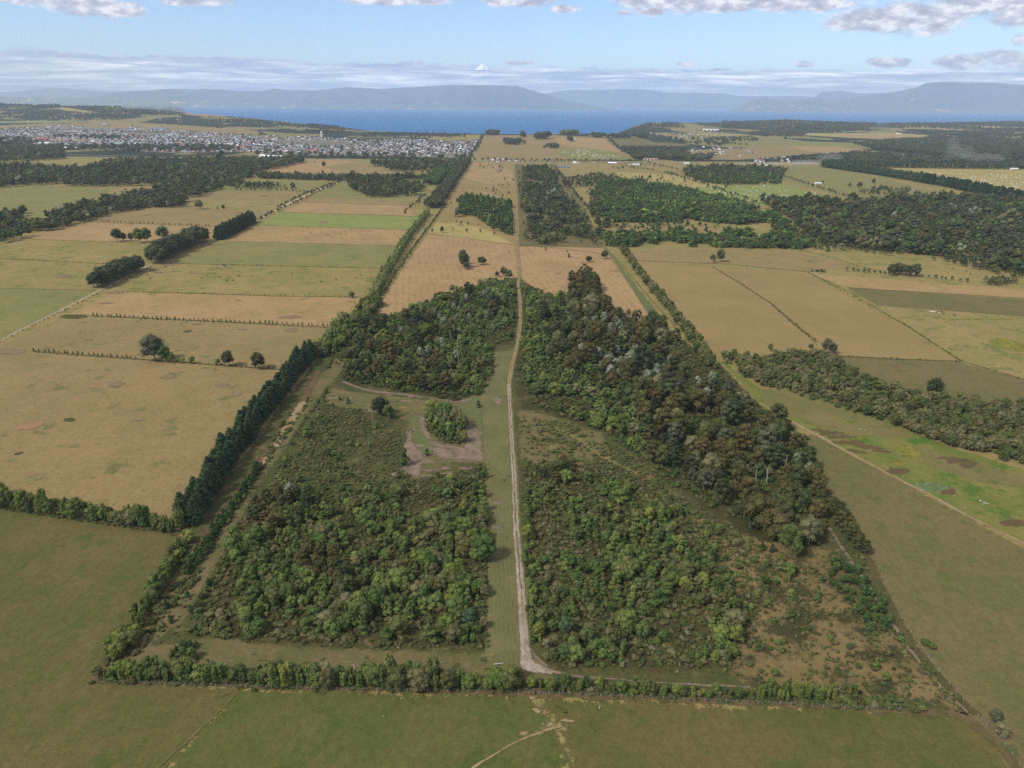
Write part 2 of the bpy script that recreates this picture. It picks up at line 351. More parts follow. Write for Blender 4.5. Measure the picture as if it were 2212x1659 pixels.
# far country (beyond 3.2 km): the fields as polygons read off at ground points
FARF = [  # (material, photo polygon) later ones win
 ('town', [(-80, 285), (35, 277), (144, 273), (270, 275), (380, 284), (560, 293), (687, 297), (796, 304), (863, 300), (983, 307), (1042, 300), (1018, 342), (783, 336), (649, 336), (516, 328), (360, 330), (180, 318), (-80, 300)]),
 ('tan', [(-80, 275), (180, 262), (260, 262), (420, 272), (560, 283), (560, 292), (380, 283), (144, 273), (30, 276), (-80, 280)]),
 ('tan2', [(-80, 294), (0, 294), (160, 299), (200, 303), (100, 305), (-80, 305)]),
 ('bright', [(0, 262), (90, 260), (180, 263), (90, 266), (0, 266)]),
 ('tan2', [(395, 245), (440, 243), (520, 250), (470, 252), (410, 249)]),
 ('yellowfield', [(110, 232), (160, 234), (215, 242), (150, 240)]),
 ('bright', [(535, 294), (600, 290), (640, 292), (590, 298)]),
 ('tangreen', [(560, 283), (620, 288), (700, 290), (690, 297), (600, 298)]),
 ('tan', [(620, 295), (680, 290), (700, 296), (640, 300)]),
 ('tanolive', [(920, 300), (960, 291), (1046, 291), (1035, 302), (960, 305)]),
 ('tan', [(1046, 292), (1200, 292), (1310, 297), (1375, 345), (1010, 345)]),
 ('tan2', [(1200, 297), (1300, 298), (1345, 330), (1280, 322), (1210, 312)]),
 ('tangreen', [(1202, 323), (1260, 318), (1345, 333), (1370, 345), (1230, 343), (1205, 335)]),
 ('olive_r', [(1312, 297), (1370, 294), (1470, 322), (1340, 322)]),
 ('tangreen', [(1500, 290), (1640, 292), (1740, 305), (1900, 310), (1880, 322), (1700, 320), (1560, 318), (1480, 310)]),
 ('yellowfield', [(1740, 288), (1900, 287), (2010, 292), (1960, 302), (1840, 298), (1740, 292)]),
 ('tan2', [(1810, 290), (1880, 288), (2000, 295), (1930, 303), (1840, 297)]),
 ('tan', [(1470, 325), (1560, 322), (1700, 314), (1850, 320), (1880, 328), (1760, 332), (1600, 345), (1480, 345)]),
 ('tan2', [(1700, 317), (1800, 316), (1900, 328), (2040, 343), (1900, 338), (1760, 328)]),
 ('tan2', [(1660, 262), (1740, 262), (1760, 266), (1680, 268)]),
 ('yellowfield', [(1480, 290), (1560, 288), (1620, 291), (1560, 294)]),
 ('tan2', [(2040, 272), (2212, 272), (2300, 277), (2150, 277)]),
 ('tan2', [(1925, 270), (2010, 272), (2060, 280), (1960, 278)]),
 ('tan', [(1445, 270), (1500, 272), (1540, 280), (1450, 282)]),
 ('tan2', [(545, 340), (740, 344), (1010, 344), (1010, 350), (500, 352)]),
]
def build_ground():
    rows = np.concatenate([np.array([-400., 60., 140.]), np.linspace(200, 3000, 60),
                           CAMH * DY / (CAMH * DY / 3000 - np.arange(0, 99, .5)),])
    rows = rows[(rows > -500) & (rows < 13000) | (rows < 3000)]
    rows = np.concatenate([rows, np.geomspace(13500, 120000, 24)])
    us = xu(np.arange(-900, 3112, 3.2)); nu = len(us)
    Y = np.repeat(rows, nu); X = np.tile(us, len(rows)) * np.maximum(Y, 600)
    Z = hgt(X, Y); V = np.stack([X, Y, Z], 1)
    a = np.arange(len(rows) - 1)[:, None] * nu + np.arange(nu - 1)[None]
    F = np.stack([a, a + 1, a + nu + 1, a + nu], -1).reshape(-1, 4)
    c = V[F].mean(1)
    px, py = toF(c[:, 0], c[:, 1], hgt(c[:, 0], c[:, 1]))
    names = ['tanolive', 'farwood', 'tan', 'olive_r'] + sorted({m for m, _ in FARF} - {'tan', 'olive_r', 'tanolive'})
    mi = np.zeros(len(F), int); far = c[:, 1] > 3150
    # the distant quilt of woods and dry fields
    n1 = fbm(c[:, 0] / 300, c[:, 1] / 450, 3, 11); n2 = fbm(c[:, 0] / 260 + 9, c[:, 1] / 400, 2, 23)
    mi[far] = np.where(n1 > .41, 1, np.where(n2 > .55, names.index('tangreen'), np.where(n2 > .42, 2, 3)))[far]
    for m, poly in FARF:
        mi[far & inpoly(px, py, poly)] = names.index(m)
    struct('ground', mk_mesh('ground', V, F, [MF[n] for n in names], mi, smooth_=True))
build_ground()

m, tt = newmat('lake_water')
pos = tt.node('ShaderNodeNewGeometry').outputs['Position']
nb_ = tt.noise(tt.vec('MULTIPLY', pos, (.0006, .0025, 1)), 1.0, 5, .6)
wc = tt.mix(tt.step(nb_, .35, .65), (.02, .11, .26), (.03, .14, .32))
b = tt.node('ShaderNodeBsdfPrincipled'); tt.l.new(wc, b.inputs['Base Color']); b.inputs['Roughness'].default_value = .45
b.inputs['IOR'].default_value = 1.1; b.inputs['Specular IOR Level'].default_value = .12
bp = tt.node('ShaderNodeBump'); tt.l.new(tt.noise(pos, .05, 5, .7), bp.inputs['Height']); bp.inputs['Distance'].default_value = 2; bp.inputs['Strength'].default_value = .8
tt.l.new(bp.outputs[0], b.inputs['Normal'])
o = tt.node('ShaderNodeOutputMaterial'); tt.l.new(b.outputs[0], o.inputs[0]); LAKE = m
struct('lake', mk_mesh('lake', [(-30000, 4000, -15), (45000, 4000, -15), (45000, 60000, -15), (-30000, 60000, -15)], [(0, 1, 2, 3)], [LAKE]))

# far shores and mountains across the lake
MT = field('mountain_slopes', (34, 52, 56), (84, 96, 90), (170, 160, 130), .0002, .0012, .004, .62, .5)
MTL = field('far_shore_farmland', (80, 92, 70), (110, 112, 84), (210, 190, 140), .0002, .0016, .004, .57, .5)
def ridge(name, pts, Yc, depth, mat, seed, base=-15, rough=.10, step=6):
    pts = np.array(pts, float); xs = np.arange(pts[0, 0], pts[-1, 0] + 1, step)
    yt = np.interp(xs, pts[:, 0], pts[:, 1]) + (fbm(xs / 30, xs * 0, 4, seed) - .5) * 1.6
    Hc = CAMH - (yt - yhor(xs)) * Yc / DY
    tt_ = np.linspace(-1, 1, 33); V = []
    for k in tt_:
        Yk = Yc + k * depth; px_ = xs
        X = (px_ - CX) * PX2U * (Yc + .5 * k * depth)
        prof = (1 - abs(k) ** 1.15)
        n = fbm(X / (depth * .16) + seed, np.full_like(X, Yk) / (depth * .30), 5, seed) - .5
        z = base + (Hc - base) * np.clip(prof * (1 + n * rough * 14 * abs(k) * (1 - abs(k)) * 2), 0, None) ** (1.0)
        if k > 0: z = np.minimum(z, Hc)
        V.append(np.stack([X, np.full_like(X, Yk), np.where(abs(k) == 1, base - 30, z)], 1))
    V = np.concatenate(V); n = len(xs); a = np.arange(32)[:, None] * n + np.arange(n - 1)[None]
    F = np.stack([a, a + 1, a + n + 1, a + n], -1).reshape(-1, 4)
    struct(name, mk_mesh(name, V, F, [mat], smooth_=True))
ridge('far_shore', [(-300, 208), (0, 209), (133, 211), (267, 213), (400, 217), (600, 222), (800, 227), (1000, 229), (1200, 235), (1310, 239.5)], 34500, 1500, MTL, 3)
ridge('mountains', [(-300, 206), (0, 200), (120, 190), (233, 198), (300, 196)], 53000, 3000, MT, 12)
ridge('mountains', [(190, 213), (233, 201), (300, 197), (363, 192), (457, 193), (533, 197), (570, 196), (593, 191), (617, 195), (680, 196), (743, 189), (804, 192), (876, 189), (969, 184), (1063, 184), (1112, 186), (1139, 194), (1165, 201), (1219, 217), (1299, 232), (1330, 240)], 39500, 4500, MT, 4)
ridge('mountains', [(1100, 215), (1171, 202), (1219, 195), (1264, 194), (1333, 193), (1379, 193), (1432, 200), (1557, 202), (1590, 208), (1700, 207), (1760, 210), (1830, 230)], 53500, 3000, MT, 5)
ridge('hills', [(1580, 241), (1600, 226), (1625, 213), (1637, 213), (1645, 209), (1655, 212), (1668, 216), (1748, 213), (1822, 217), (1900, 224), (2050, 234), (2300, 244)], 35500, 2500, MTL, 6)
ridge('mountains', [(1730, 225), (1748, 213), (1765, 199), (1808, 196), (1848, 202), (1900, 201), (1960, 210)], 52000, 3000, MT, 8)
ridge('volcano', [(1760, 226), (1825, 212), (1925, 198), (1965, 190), (1985, 180), (2025, 177), (2080, 179), (2128, 179), (2212, 185), (2320, 200), (2500, 225)], 40500, 5500, MT, 7)
# snow summit of a volcano standing out of the cloud band, 60 km off
def snow_summit():
    m, tt = newmat('summit_snow'); pos = tt.node('ShaderNodeNewGeometry').outputs['Position']
    f = tt.noise(tt.vec('MULTIPLY', pos, (1, 1, .6)), .0045, 4, .6)
    finish(tt, tt.mix(tt.step(f, .60, .64), (.95, .955, .97), (.3, .3, .42)), .6)
    Yc = 62000; c = (1038.5 - CX) * PX2U * Yc
    zt = hfor(1038.5, 138.5, Yc); zb = hfor(1038.5, 153.5, Yc); n = 40; V = []; F = []
    for j in range(9):
        k = j / 8; rr = (zt - zb) * (.12 + 1.15 * k ** 1.15)
        for i in range(n):
            a = i / n * 6.283; w = 1 + .10 * math.sin(3 * a + 1) + .06 * math.sin(7 * a + j)
            V.append((c + rr * w * math.cos(a), Yc + rr * w * math.sin(a), zt - (zt - zb) * (k ** 1.25) ))
    F = [(j * n + i, j * n + (i + 1) % n, (j + 1) * n + (i + 1) % n, (j + 1) * n + i) for j in range(8) for i in range(n)] + [tuple(range(n))]
    me = mk_mesh('snow_summit', V, F, [m], smooth_=True); struct('snow_summit', me)
snow_summit()

# haze
def haze():
    x0, x1, y0, y1, z0, z1 = -42000, 48000, -900, 58000, -75, 1560
    V = [(x, y, z) for z in (z0, z1) for y in (y0, y1) for x in (x0, x1)]
    F = [(0, 2, 3, 1), (4, 5, 7, 6), (0, 1, 5, 4), (2, 6, 7, 3), (0, 4, 6, 2), (1, 3, 7, 5)]
    m, tt = newmat('haze'); v = tt.node('ShaderNodeVolumePrincipled')
    v.inputs['Color'].default_value = (.68, .83, 1, 1); v.inputs['Density'].default_value = HAZE; v.inputs['Anisotropy'].default_value = 0.0
    o = tt.node('ShaderNodeOutputMaterial'); tt.l.new(v.outputs[0], o.inputs['Volume'])
    link('haze', mk_mesh('haze', V, F, [m]), kind='stuff')
HAZE = 3.2e-5
haze()

# ---------------------------------------------------------------- field sheets on the flat near ground
NSHEET = [0]
def ragged(P, amp, stepm):
    out = []; n = len(P)
    for i in range(n):
        a = np.array(P[i]); b_ = np.array(P[(i + 1) % n]); L = np.linalg.norm(b_ - a); k = max(1, int(L / stepm)); k = min(k, 160)
        d = (b_ - a) / max(L, 1e-6); nn = np.array([-d[1], d[0]])
        for j in range(k):
            q = a + (b_ - a) * j / k
            w = (fbm(np.array(q[0] / (stepm * 3)), np.array(q[1] / (stepm * 3)), 3, 5) - .5) * 2
            out.append(q + nn * amp * w * (1 if j else .3))
    return out
def sheet(name, poly, mat, amp=1.5, stepm=6):
    w = G([p[0] for p in poly], [p[1] for p in poly]); P = ragged(list(w), amp, stepm)
    flat_sheet(name, P, mat)
FEATHER = {'green_lush': 6, 'green_near': 6, 'olive': 6, 'olive_r': 3, 'bank': 2.5, 'gravel': 1.2, 'margin': .5, 'scrubdark': 6, 'scrub': 4, 'heath': 6, 'wild': 4, 'wildtan': 3, 'fern': 4, 'clear': 4, 'tan': 3, 'tan2': 3, 'tanolive': 3, 'orange': 3, 'stubble': 3, 'verge': 3, 'yellow': 5, 'white': 3, 'brown': 4, 'red': 2.5, 'paleearth': 3, 'strip': .8}
def set_fade(me, vals):
    a_ = me.attributes.new('fade', 'FLOAT', 'POINT'); a_.data.foreach_set('value', np.asarray(vals, np.float32))
def flat_sheet(name, P, mat):
    """a ground sheet whose outermost band is thinned out by noise, so that it frays into its neighbour"""
    NSHEET[0] += 1; z = .02 + .0008 * NSHEET[0]; P = np.array([(p[0], p[1]) for p in P]); n = len(P)
    area = .5 * np.sum(P[:, 0] * np.roll(P[:, 1], -1) - np.roll(P[:, 0], -1) * P[:, 1])
    if area < 0: P = P[::-1].copy()
    per = np.linalg.norm(P - np.roll(P, 1, 0), axis=1).sum(); w = FEATHER.get(mat, 2.0); w = min(w, abs(area) / per * (1.4 if n == 26 else .8))
    d = np.roll(P, -1, 0) - np.roll(P, 1, 0); d /= np.linalg.norm(d, axis=1)[:, None] + 1e-9; N = np.stack([-d[:, 1], d[:, 0]], 1)
    st = per / n; kk = int(2.5 * w / st) + 3; wi = np.full(n, w)
    DD = np.linalg.norm(P[:, None] - P[None], axis=2); ix = np.arange(n); cd = np.abs(ix[:, None] - ix[None]); cd = np.minimum(cd, n - cd)
    DD[cd < min(kk, n // 3)] = 1e9; wi = np.minimum(w, .38 * DD.min(1))
    ang = np.sum((P - np.roll(P, 1, 0)) * (np.roll(P, -1, 0) - P), 1) / (np.linalg.norm(P - np.roll(P, 1, 0), axis=1) * np.linalg.norm(np.roll(P, -1, 0) - P, axis=1) + 1e-9)
    wi = np.minimum(wi, np.where(ang < .75, .5 * st, 1e9))
    for _ in range(3): wi = np.minimum(wi, np.minimum(np.roll(wi, 1), np.roll(wi, -1)) + st * .45)
    I = P + N * wi[:, None]; O = P - N * wi[:, None] * .8
    cv, _, cf, _, _, _ = delaunay_2d_cdt([Vector((p[0], p[1])) for p in I], [], [list(range(n))], 1, 1e-4)
    F = [tuple(f) for f in cf]; F = [f if (cv[f[1]] - cv[f[0]]).cross(cv[f[2]] - cv[f[0]]) > 0 else f[::-1] for f in F]
    m0 = len(cv); V = [(v[0], v[1], z) for v in cv] + [(p[0], p[1], z) for p in I] + [(p[0], p[1], z - .0004) for p in O]
    F += [(m0 + i, m0 + n + i, m0 + n + (i + 1) % n, m0 + (i + 1) % n) for i in range(n)]
    me = mk_mesh(name, V, F, [MF[mat]]); set_fade(me, [0] * (m0 + n) + [1] * n)
    return struct(name, me)
def strip(name, pts, width, mat, amp=.3, stepm=4):
    w = G([p[0] for p in pts], [p[1] for p in pts]); L = []; Rr = []
    P = []
    for i in range(len(w) - 1):
        k = max(1, int(np.linalg.norm(w[i + 1] - w[i]) / stepm)); k = min(k, 120)
        P += [w[i] + (w[i + 1] - w[i]) * j / k for j in range(k)]
    P.append(w[-1]); P = np.array(P)
    for _ in range(3): P[1:-1] = (P[:-2] + P[1:-1] * 2 + P[2:]) / 4
    T = np.gradient(P, axis=0); T /= np.linalg.norm(T, axis=1)[:, None] + 1e-9; N = np.stack([-T[:, 1], T[:, 0]], 1)
    wd = np.interp(np.linspace(0, 1, len(P)), np.linspace(0, 1, len(width)), width) if isinstance(width, (list, tuple)) else np.full(len(P), width)
    ja = (fbm(P[:, 0] / 3, P[:, 1] / 3, 3, 2) - .5) * 2 * amp; jb = (fbm(P[:, 0] / 3 + 50, P[:, 1] / 3, 3, 2) - .5) * 2 * amp
    A = P + N * (wd / 2 + ja)[:, None]; B = P - N * (wd / 2 + jb)[:, None]
    NSHEET[0] += 1; z = .02 + .0008 * NSHEET[0]; n = len(P)
    m = (A + B) / 2; A2 = m + (A - m) * .62; B2 = m + (B - m) * .62; A = m + (A - m) * 1.2; B = m + (B - m) * 1.2
    V = np.concatenate([np.c_[q, np.full(n, z - dz)] for q, dz in ((A, .0003), (A2, 0), (B2, 0), (B, .0003))])
    F = np.concatenate([np.array([(i + k * n, i + n + k * n, i + n + 1 + k * n, i + 1 + k * n) for i in range(n - 1)]) for k in range(3)])
    me = mk_mesh(name, V, F, [MF[mat]]); set_fade(me, [1] * n + [0] * 2 * n + [1] * n)
    return struct(name, me)
def patch(x, y, rw, rh, mat, name='bare_patch', amp=.25):
    c = g1(x, y); P = []; ph = random.random() * 9
    for i in range(26):
        a = i / 26 * 6.283; k = 1 + amp * math.sin(2 * a + ph) * .6 + amp * math.sin(5 * a + ph * 2) * .3 + random.uniform(-.05, .05)
        P.append((c[0] + rw * k * math.cos(a), c[1] + rh * k * math.sin(a)))
    flat_sheet(name, P, mat)

# left of the lane, far to near
sheet('pasture', [(-400, 350), (1005, 350), (1005, 415), (740, 393), (-400, 440)], 'tanolive')
sheet('pasture', [(-400, 403), (120, 403), (250, 408), (170, 447), (60, 474), (-400, 560)], 'tangreen')
sheet('pasture', [(545, 352), (655, 345), (760, 347), (745, 372), (570, 376)], 'tan2')
sheet('pasture', [(700, 360), (760, 352), (900, 352), (860, 372), (740, 374)], 'tan')
sheet('pasture', [(400, 405), (500, 388), (730, 394), (690, 415), (540, 412), (430, 420)], 'tangreen')
sheet('pasture', [(390, 420), (540, 412), (690, 415), (650, 440), (545, 478), (463, 490), (190, 480), (240, 460), (330, 440)], 'tan')
sheet('pasture', [(420, 430), (660, 436), (600, 458), (480, 452), (410, 442)], 'tanolive')
sheet('pasture', [(187, 478), (463, 488), (545, 480), (470, 518), (330, 527), (50, 516), (90, 500)], 'tan2')
sheet('pasture', [(-300, 532), (50, 516), (333, 526), (300, 545), (247, 571), (0, 558), (-300, 548)], 'tanolive')
sheet('pasture', [(-300, 548), (0, 558), (247, 571), (207, 627), (0, 623), (-300, 616)], 'tanolive')
sheet('pasture', [(-300, 616), (0, 623), (207, 627), (60, 706), (0, 735), (-300, 870)], 'tangreen')
# right of the lane
sheet('pasture', [(729, 395), (800, 386), (1000, 352), (950, 440), (892, 433), (673, 426)], 'tangreen')
sheet('pasture', [(673, 426), (892, 433), (889, 444), (655, 437)], 'tan')
sheet('pasture', [(655, 437), (889, 444), (905, 467), (609, 458)], 'tan2')
sheet('pasture', [(925, 416), (957, 420), (948, 440), (905, 470), (885, 462)], 'tanolive')
sheet('pasture', [(609, 459), (905, 468), (884, 497), (545, 486)], 'bright')
sheet('pasture', [(545, 486), (884, 497), (866, 531), (487, 521)], 'tan2')
sheet('pasture', [(487, 521), (866, 531), (825, 580), (367, 569)], 'tangreen')
sheet('pasture', [(367, 569), (825, 580), (780, 642), (600, 640), (250, 630)], 'tanolive')
sheet('pasture', [(250, 630), (600, 640), (780, 642), (722, 708), (460, 694), (190, 682), (130, 688)], 'tan2')
sheet('pasture', [(130, 688), (460, 694), (722, 708), (640, 800), (380, 782), (75, 760), (-10, 752)], 'tan')
sheet('pasture', [(-300, 890), (-10, 752), (75, 760), (380, 782), (625, 800), (390, 1148), (200, 1120), (0, 1090), (-300, 1050)], 'tan')
sheet('pasture', [(-700, 1000), (0, 1093), (200, 1122), (395, 1150), (330, 1290), (205, 1462), (520, 1490), (330, 1700), (200, 1900), (-700, 2100)], 'olive')
sheet('pasture', [(520, 1490), (800, 1496), (1150, 1500), (1200, 1560), (1232, 1700), (1240, 1950), (150, 1950), (330, 1690)], 'green_lush')
sheet('pasture', [(1180, 1512), (1500, 1520), (1990, 1536), (2085, 1542), (2150, 1600), (2190, 1680), (2320, 1950), (1240, 1950), (1230, 1640)], 'green_near')
sheet('pasture', [(2085, 1540), (2212, 1560), (2500, 1600), (2600, 1900), (2320, 1950), (2200, 1690), (2140, 1590)], 'verge')
# far right
sheet('pasture', [(1200, 352), (1450, 356), (1790, 358), (2330, 366), (2330, 470), (1500, 420), (1230, 420)], 'tanolive')
sheet('pasture', [(1330, 372), (1480, 378), (1560, 400), (1500, 420), (1360, 398)], 'yellowfield')
sheet('pasture', [(1622, 358), (1782, 361), (1900, 385), (2089, 432), (1915, 446), (1809, 423), (1686, 391)], 'tangreen')
sheet('hay_field', [(1500, 404), (1622, 400), (1690, 398), (1809, 429), (1740, 436), (1622, 446), (1530, 436)], 'bright')
sheet('hay_field', [(1897, 362), (2330, 364), (2330, 440), (2212, 421), (2050, 389)], 'yellowfield')
sheet('pasture', [(1240, 400), (1420, 400), (1560, 430), (1650, 470), (1780, 520), (1310, 530), (1270, 470)], 'tanolive')
sheet('dry_grass', [(1300, 485), (1420, 482), (1540, 488), (1620, 500), (1400, 505), (1310, 500)], 'tan')
sheet('dry_grass', [(1615, 458), (1660, 462), (1710, 490), (1680, 500), (1650, 478)], 'stubble')
# tan strips in the middle
sheet('stubble_field', [(1008, 352), (1110, 354), (1114, 400), (1118, 530), (924, 506), (960, 440), (985, 400)], 'orange')
sheet('stubble_field', [(1020, 352), (1060, 352), (1109, 370), (1112, 395), (1060, 398), (1005, 385)], 'tan2')
sheet('stubble_field', [(924, 504), (944, 480), (1000, 482), (1060, 500), (1112, 528), (1050, 522)], 'yellowfield')  # lighter piece of stubble: sunlight put into the sheet's colour
sheet('rough_grass', [(1112, 354), (1200, 355), (1250, 420), (1305, 535), (1122, 532), (1116, 460)], 'verge')
sheet('stubble_field', [(1130, 355), (1190, 357), (1212, 385), (1150, 382)], 'tan2')
sheet('stubble_field', [(924, 506), (1064, 523), (1112, 530), (1119, 580), (1116, 610), (1075, 640), (850, 690), (808, 672)], 'stubble')
sheet('stubble_field', [(1122, 533), (1150, 532), (1300, 536), (1316, 552), (1408, 690), (1380, 730), (1280, 700), (1128, 660)], 'stubble')
sheet('green_verge', [(1300, 532), (1318, 545), (1440, 700), (1425, 715), (1404, 683), (1324, 560)], 'wetgreen')
# right-hand fields
sheet('pasture', [(1352, 541), (1475, 538), (1708, 540), (1860, 577), (1752, 588), (1575, 571), (1375, 563)], 'tan')
sheet('pasture', [(1720, 538), (1825, 540), (2008, 560), (2220, 604), (2330, 640), (2330, 660), (2042, 604), (1900, 588)], 'tanolive')
sheet('pasture', [(1368, 562), (1540, 577), (1660, 650), (1765, 738), (1740, 762), (1545, 772), (1490, 730)], 'orange')
sheet('pasture', [(1540, 577), (1742, 590), (1880, 665), (2068, 780), (1795, 768), (1765, 736), (1660, 650)], 'orange')
sheet('pasture', [(1748, 590), (2212, 626), (2330, 640), (2330, 655), (2212, 644), (1830, 621)], 'tan2')
sheet('pasture', [(1830, 621), (2330, 655), (2330, 695), (2212, 684), (1895, 660)], 'olive_r')
sheet('pasture', [(1895, 660), (2212, 686), (2330, 700), (2330, 850), (2212, 818), (2075, 780)], 'tanolive')
sheet('pasture', [(1790, 767), (2072, 782), (2212, 820), (2330, 850), (2330, 900), (2212, 880), (1900, 840)], 'olive_r')
sheet('wet_meadow', [(1560, 780), (1640, 838), (1762, 850), (1900, 900), (2050, 965), (2212, 1015), (2500, 1100), (2500, 1330), (2212, 1178), (1990, 1060), (1760, 932), (1640, 880)], 'wild')
sheet('rank_grass', [(1640, 838), (1762, 850), (1900, 905), (1980, 950), (1850, 940), (1740, 915), (1650, 870)], 'wildtan')
sheet('rank_grass', [(1960, 960), (2120, 1000), (2212, 1030), (2400, 1080), (2300, 1060), (2100, 1040), (2000, 1000)], 'wildtan')
sheet('pasture', [(1690, 950), (1755, 938), (1990, 1065), (2212, 1184), (2500, 1340), (2500, 1650), (2212, 1600), (2110, 1540), (1960, 1380), (1870, 1210), (1790, 1080), (1750, 1000)], 'olive_r')
for (x, y, w, h_) in [(1775, 930, 6, 3), (1795, 936, 7, 4), (1818, 944, 8, 4), (1838, 955, 7, 4), (1862, 962, 8, 4), (1885, 968, 6, 3), (1905, 975, 5, 3), (1850, 975, 6, 3), (1812, 956, 5, 3)]: patch(x, y, w, h_, 'fern', 'bracken', .6)
for (x, y, w, h_) in [(2050, 990, 6, 3), (2070, 996, 7, 4), (2092, 1004, 7, 4)]: patch(x, y, w, h_, 'fern', 'bracken', .6)
patch(1940, 1018, 9, 4, 'fern', 'bracken'); patch(2045, 1060, 5, 6, 'fern', 'bracken'); patch(2190, 1130, 8, 4, 'fern', 'bracken')
patch(2010, 1052, 9, 7, 'white', 'weed_patch'); patch(1960, 975, 8, 10, 'yellow', 'weed_patch'); patch(1935, 1003, 6, 3, 'yellow', 'weed_patch')
patch(1830, 912, 8, 3, 'yellow', 'weed_patch'); patch(2180, 745, 14, 24, 'yellow', 'weed_patch'); patch(2110, 690, 40, 4, 'yellow', 'weed_patch')
# the plot itself
sheet('scrubland', [(205, 1462), (400, 1150), (690, 770), (810, 672), (870, 690), (1080, 610), (1122, 600), (1140, 612), (1165, 638), (1228, 640), (1245, 600), (1292, 610), (1312, 655), (1380, 700), (1440, 715), (1560, 790), (1700, 935), (1760, 1010), (1880, 1200), (1970, 1390), (2110, 1545), (1980, 1530), (1600, 1510), (1200, 1495), (800, 1487), (500, 1476)], 'scrub')
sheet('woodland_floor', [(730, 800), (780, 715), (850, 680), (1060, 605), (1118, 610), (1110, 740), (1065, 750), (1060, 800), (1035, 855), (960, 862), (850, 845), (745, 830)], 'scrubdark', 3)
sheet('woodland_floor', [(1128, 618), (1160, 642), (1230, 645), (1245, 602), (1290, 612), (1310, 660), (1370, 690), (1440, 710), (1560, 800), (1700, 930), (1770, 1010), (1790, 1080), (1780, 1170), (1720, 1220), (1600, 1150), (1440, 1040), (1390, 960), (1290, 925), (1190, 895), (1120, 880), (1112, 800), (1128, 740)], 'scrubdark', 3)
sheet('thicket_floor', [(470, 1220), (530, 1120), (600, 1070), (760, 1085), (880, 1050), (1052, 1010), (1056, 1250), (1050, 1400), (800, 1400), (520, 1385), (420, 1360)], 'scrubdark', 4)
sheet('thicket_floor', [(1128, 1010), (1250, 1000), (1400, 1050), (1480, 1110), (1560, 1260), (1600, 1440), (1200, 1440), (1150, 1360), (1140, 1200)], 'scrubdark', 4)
sheet('dry_heath', [(1500, 1120), (1640, 1170), (1790, 1190), (1880, 1290), (1960, 1400), (2085, 1535), (1930, 1510), (1600, 1480), (1560, 1440), (1640, 1330), (1560, 1230)], 'heath', 5)
sheet('rough_grass', [(1118, 885), (1185, 898), (1300, 935), (1330, 985), (1230, 995), (1126, 1000)], 'verge', 3)
sheet('rough_grass', [(215, 1448), (300, 1400), (470, 1378), (640, 1400), (1050, 1408), (1160, 1420), (1200, 1468), (1000, 1464), (600, 1450), (400, 1448)], 'verge', 2)
sheet('grassy_lane', [(790, 690), (815, 700), (765, 770), (700, 845), (620, 960), (540, 1080), (480, 1200), (400, 1340), (300, 1410), (240, 1440), (340, 1310), (440, 1160), (560, 1000), (650, 870), (720, 780)], 'verge', 2)
sheet('clearing', [(690, 868), (718, 838), (770, 848), (900, 862), (985, 868), (1042, 850), (1048, 1000), (960, 1002), (905, 1035), (868, 1030), (872, 965), (884, 912), (820, 888), (740, 882)], 'verge', 2)
sheet('short_grass', [(885, 905), (905, 895), (925, 935), (935, 970), (915, 985), (892, 950)], 'wetgreen', 1.5, 3)
sheet('short_grass', [(985, 868), (1042, 852), (1045, 930), (1020, 905), (1000, 885)], 'wetgreen', 1.5, 3)
for i in range(30):
    patch(random.uniform(715, 905), random.uniform(846, 900), random.uniform(1.5, 6), random.uniform(.8, 2.4), random.choice(('clear', 'scrub', 'wildtan', 'clear')), 'bare_patch', .6)
for i in range(46):
    patch(random.uniform(860, 1045), random.uniform(890, 1030), random.uniform(1, 4), random.uniform(.8, 2.2), random.choice(('clear', 'scrub', 'clear', 'verge')), 'bare_patch', .6)
sheet('grass_strip', [(1060, 760), (1100, 758), (1112, 752), (1104, 800), (1094, 830), (1100, 900), (1108, 990), (1118, 1150), (1124, 1250), (1134, 1400), (1150, 1450), (1060, 1452), (1046, 1410), (1054, 1250), (1052, 1100), (1044, 930), (1036, 855), (1060, 800)], 'strip', .8)
# right edge of gravel, bare earth, ruts
strip('earth_track', [(740, 824), (775, 838), (800, 845), (870, 852), (935, 860), (985, 870), (1020, 862)], 3.2, 'clear', .8)
sheet('bare_ground', [(905, 897), (915, 897), (922, 930), (948, 958), (1005, 968), (1002, 915), (1000, 900), (1020, 910), (1038, 940), (1040, 986), (1010, 980), (950, 968), (925, 955), (908, 925)], 'clear', .8)
sheet('bare_ground', [(874, 960), (885, 930), (890, 955), (915, 985), (940, 1000), (912, 1005), (903, 1030), (880, 1022), (840, 1030), (868, 1012)], 'clear', 1)
sheet('bare_ground', [(925, 965), (1000, 972), (1045, 985), (1040, 996), (950, 990)], 'clear', 1)
patch(1075, 866, 3, 7, 'clear'); patch(1140, 815, 5, 10, 'clear'); patch(1030, 760, 8, 5, 'clear')
strip('dry_path', [(1175, 915), (1235, 940), (1290, 975), (1340, 1010), (1400, 1028), (1420, 1030)], [4, 7, 5, 4], 'wildtan', 1.5)
patch(1205, 965, 6, 5, 'wildtan'); patch(1248, 1008, 8, 6, 'heath'); patch(1385, 1030, 9, 4, 'heath')
strip('ditch', [(690, 800), (660, 860), (560, 1000), (470, 1115), (440, 1160), (395, 1225), (345, 1300), (300, 1370), (265, 1420)], [3, 6, 6, 5, 3, 1.6, 1.6], 'red', .9)
strip('ditch_edge', [(760, 700), (745, 730)], 2, 'rust', .3)
strip('ditch_edge', [(430, 1165), (405, 1215), (350, 1290), (300, 1370)], [1.6, 1, 1.2, 1.4], 'rust', .8)
strip('dry_bank', [(655, 868), (620, 925), (590, 970), (560, 1010)], [5, 7, 6, 3], 'paleearth', 1.5)
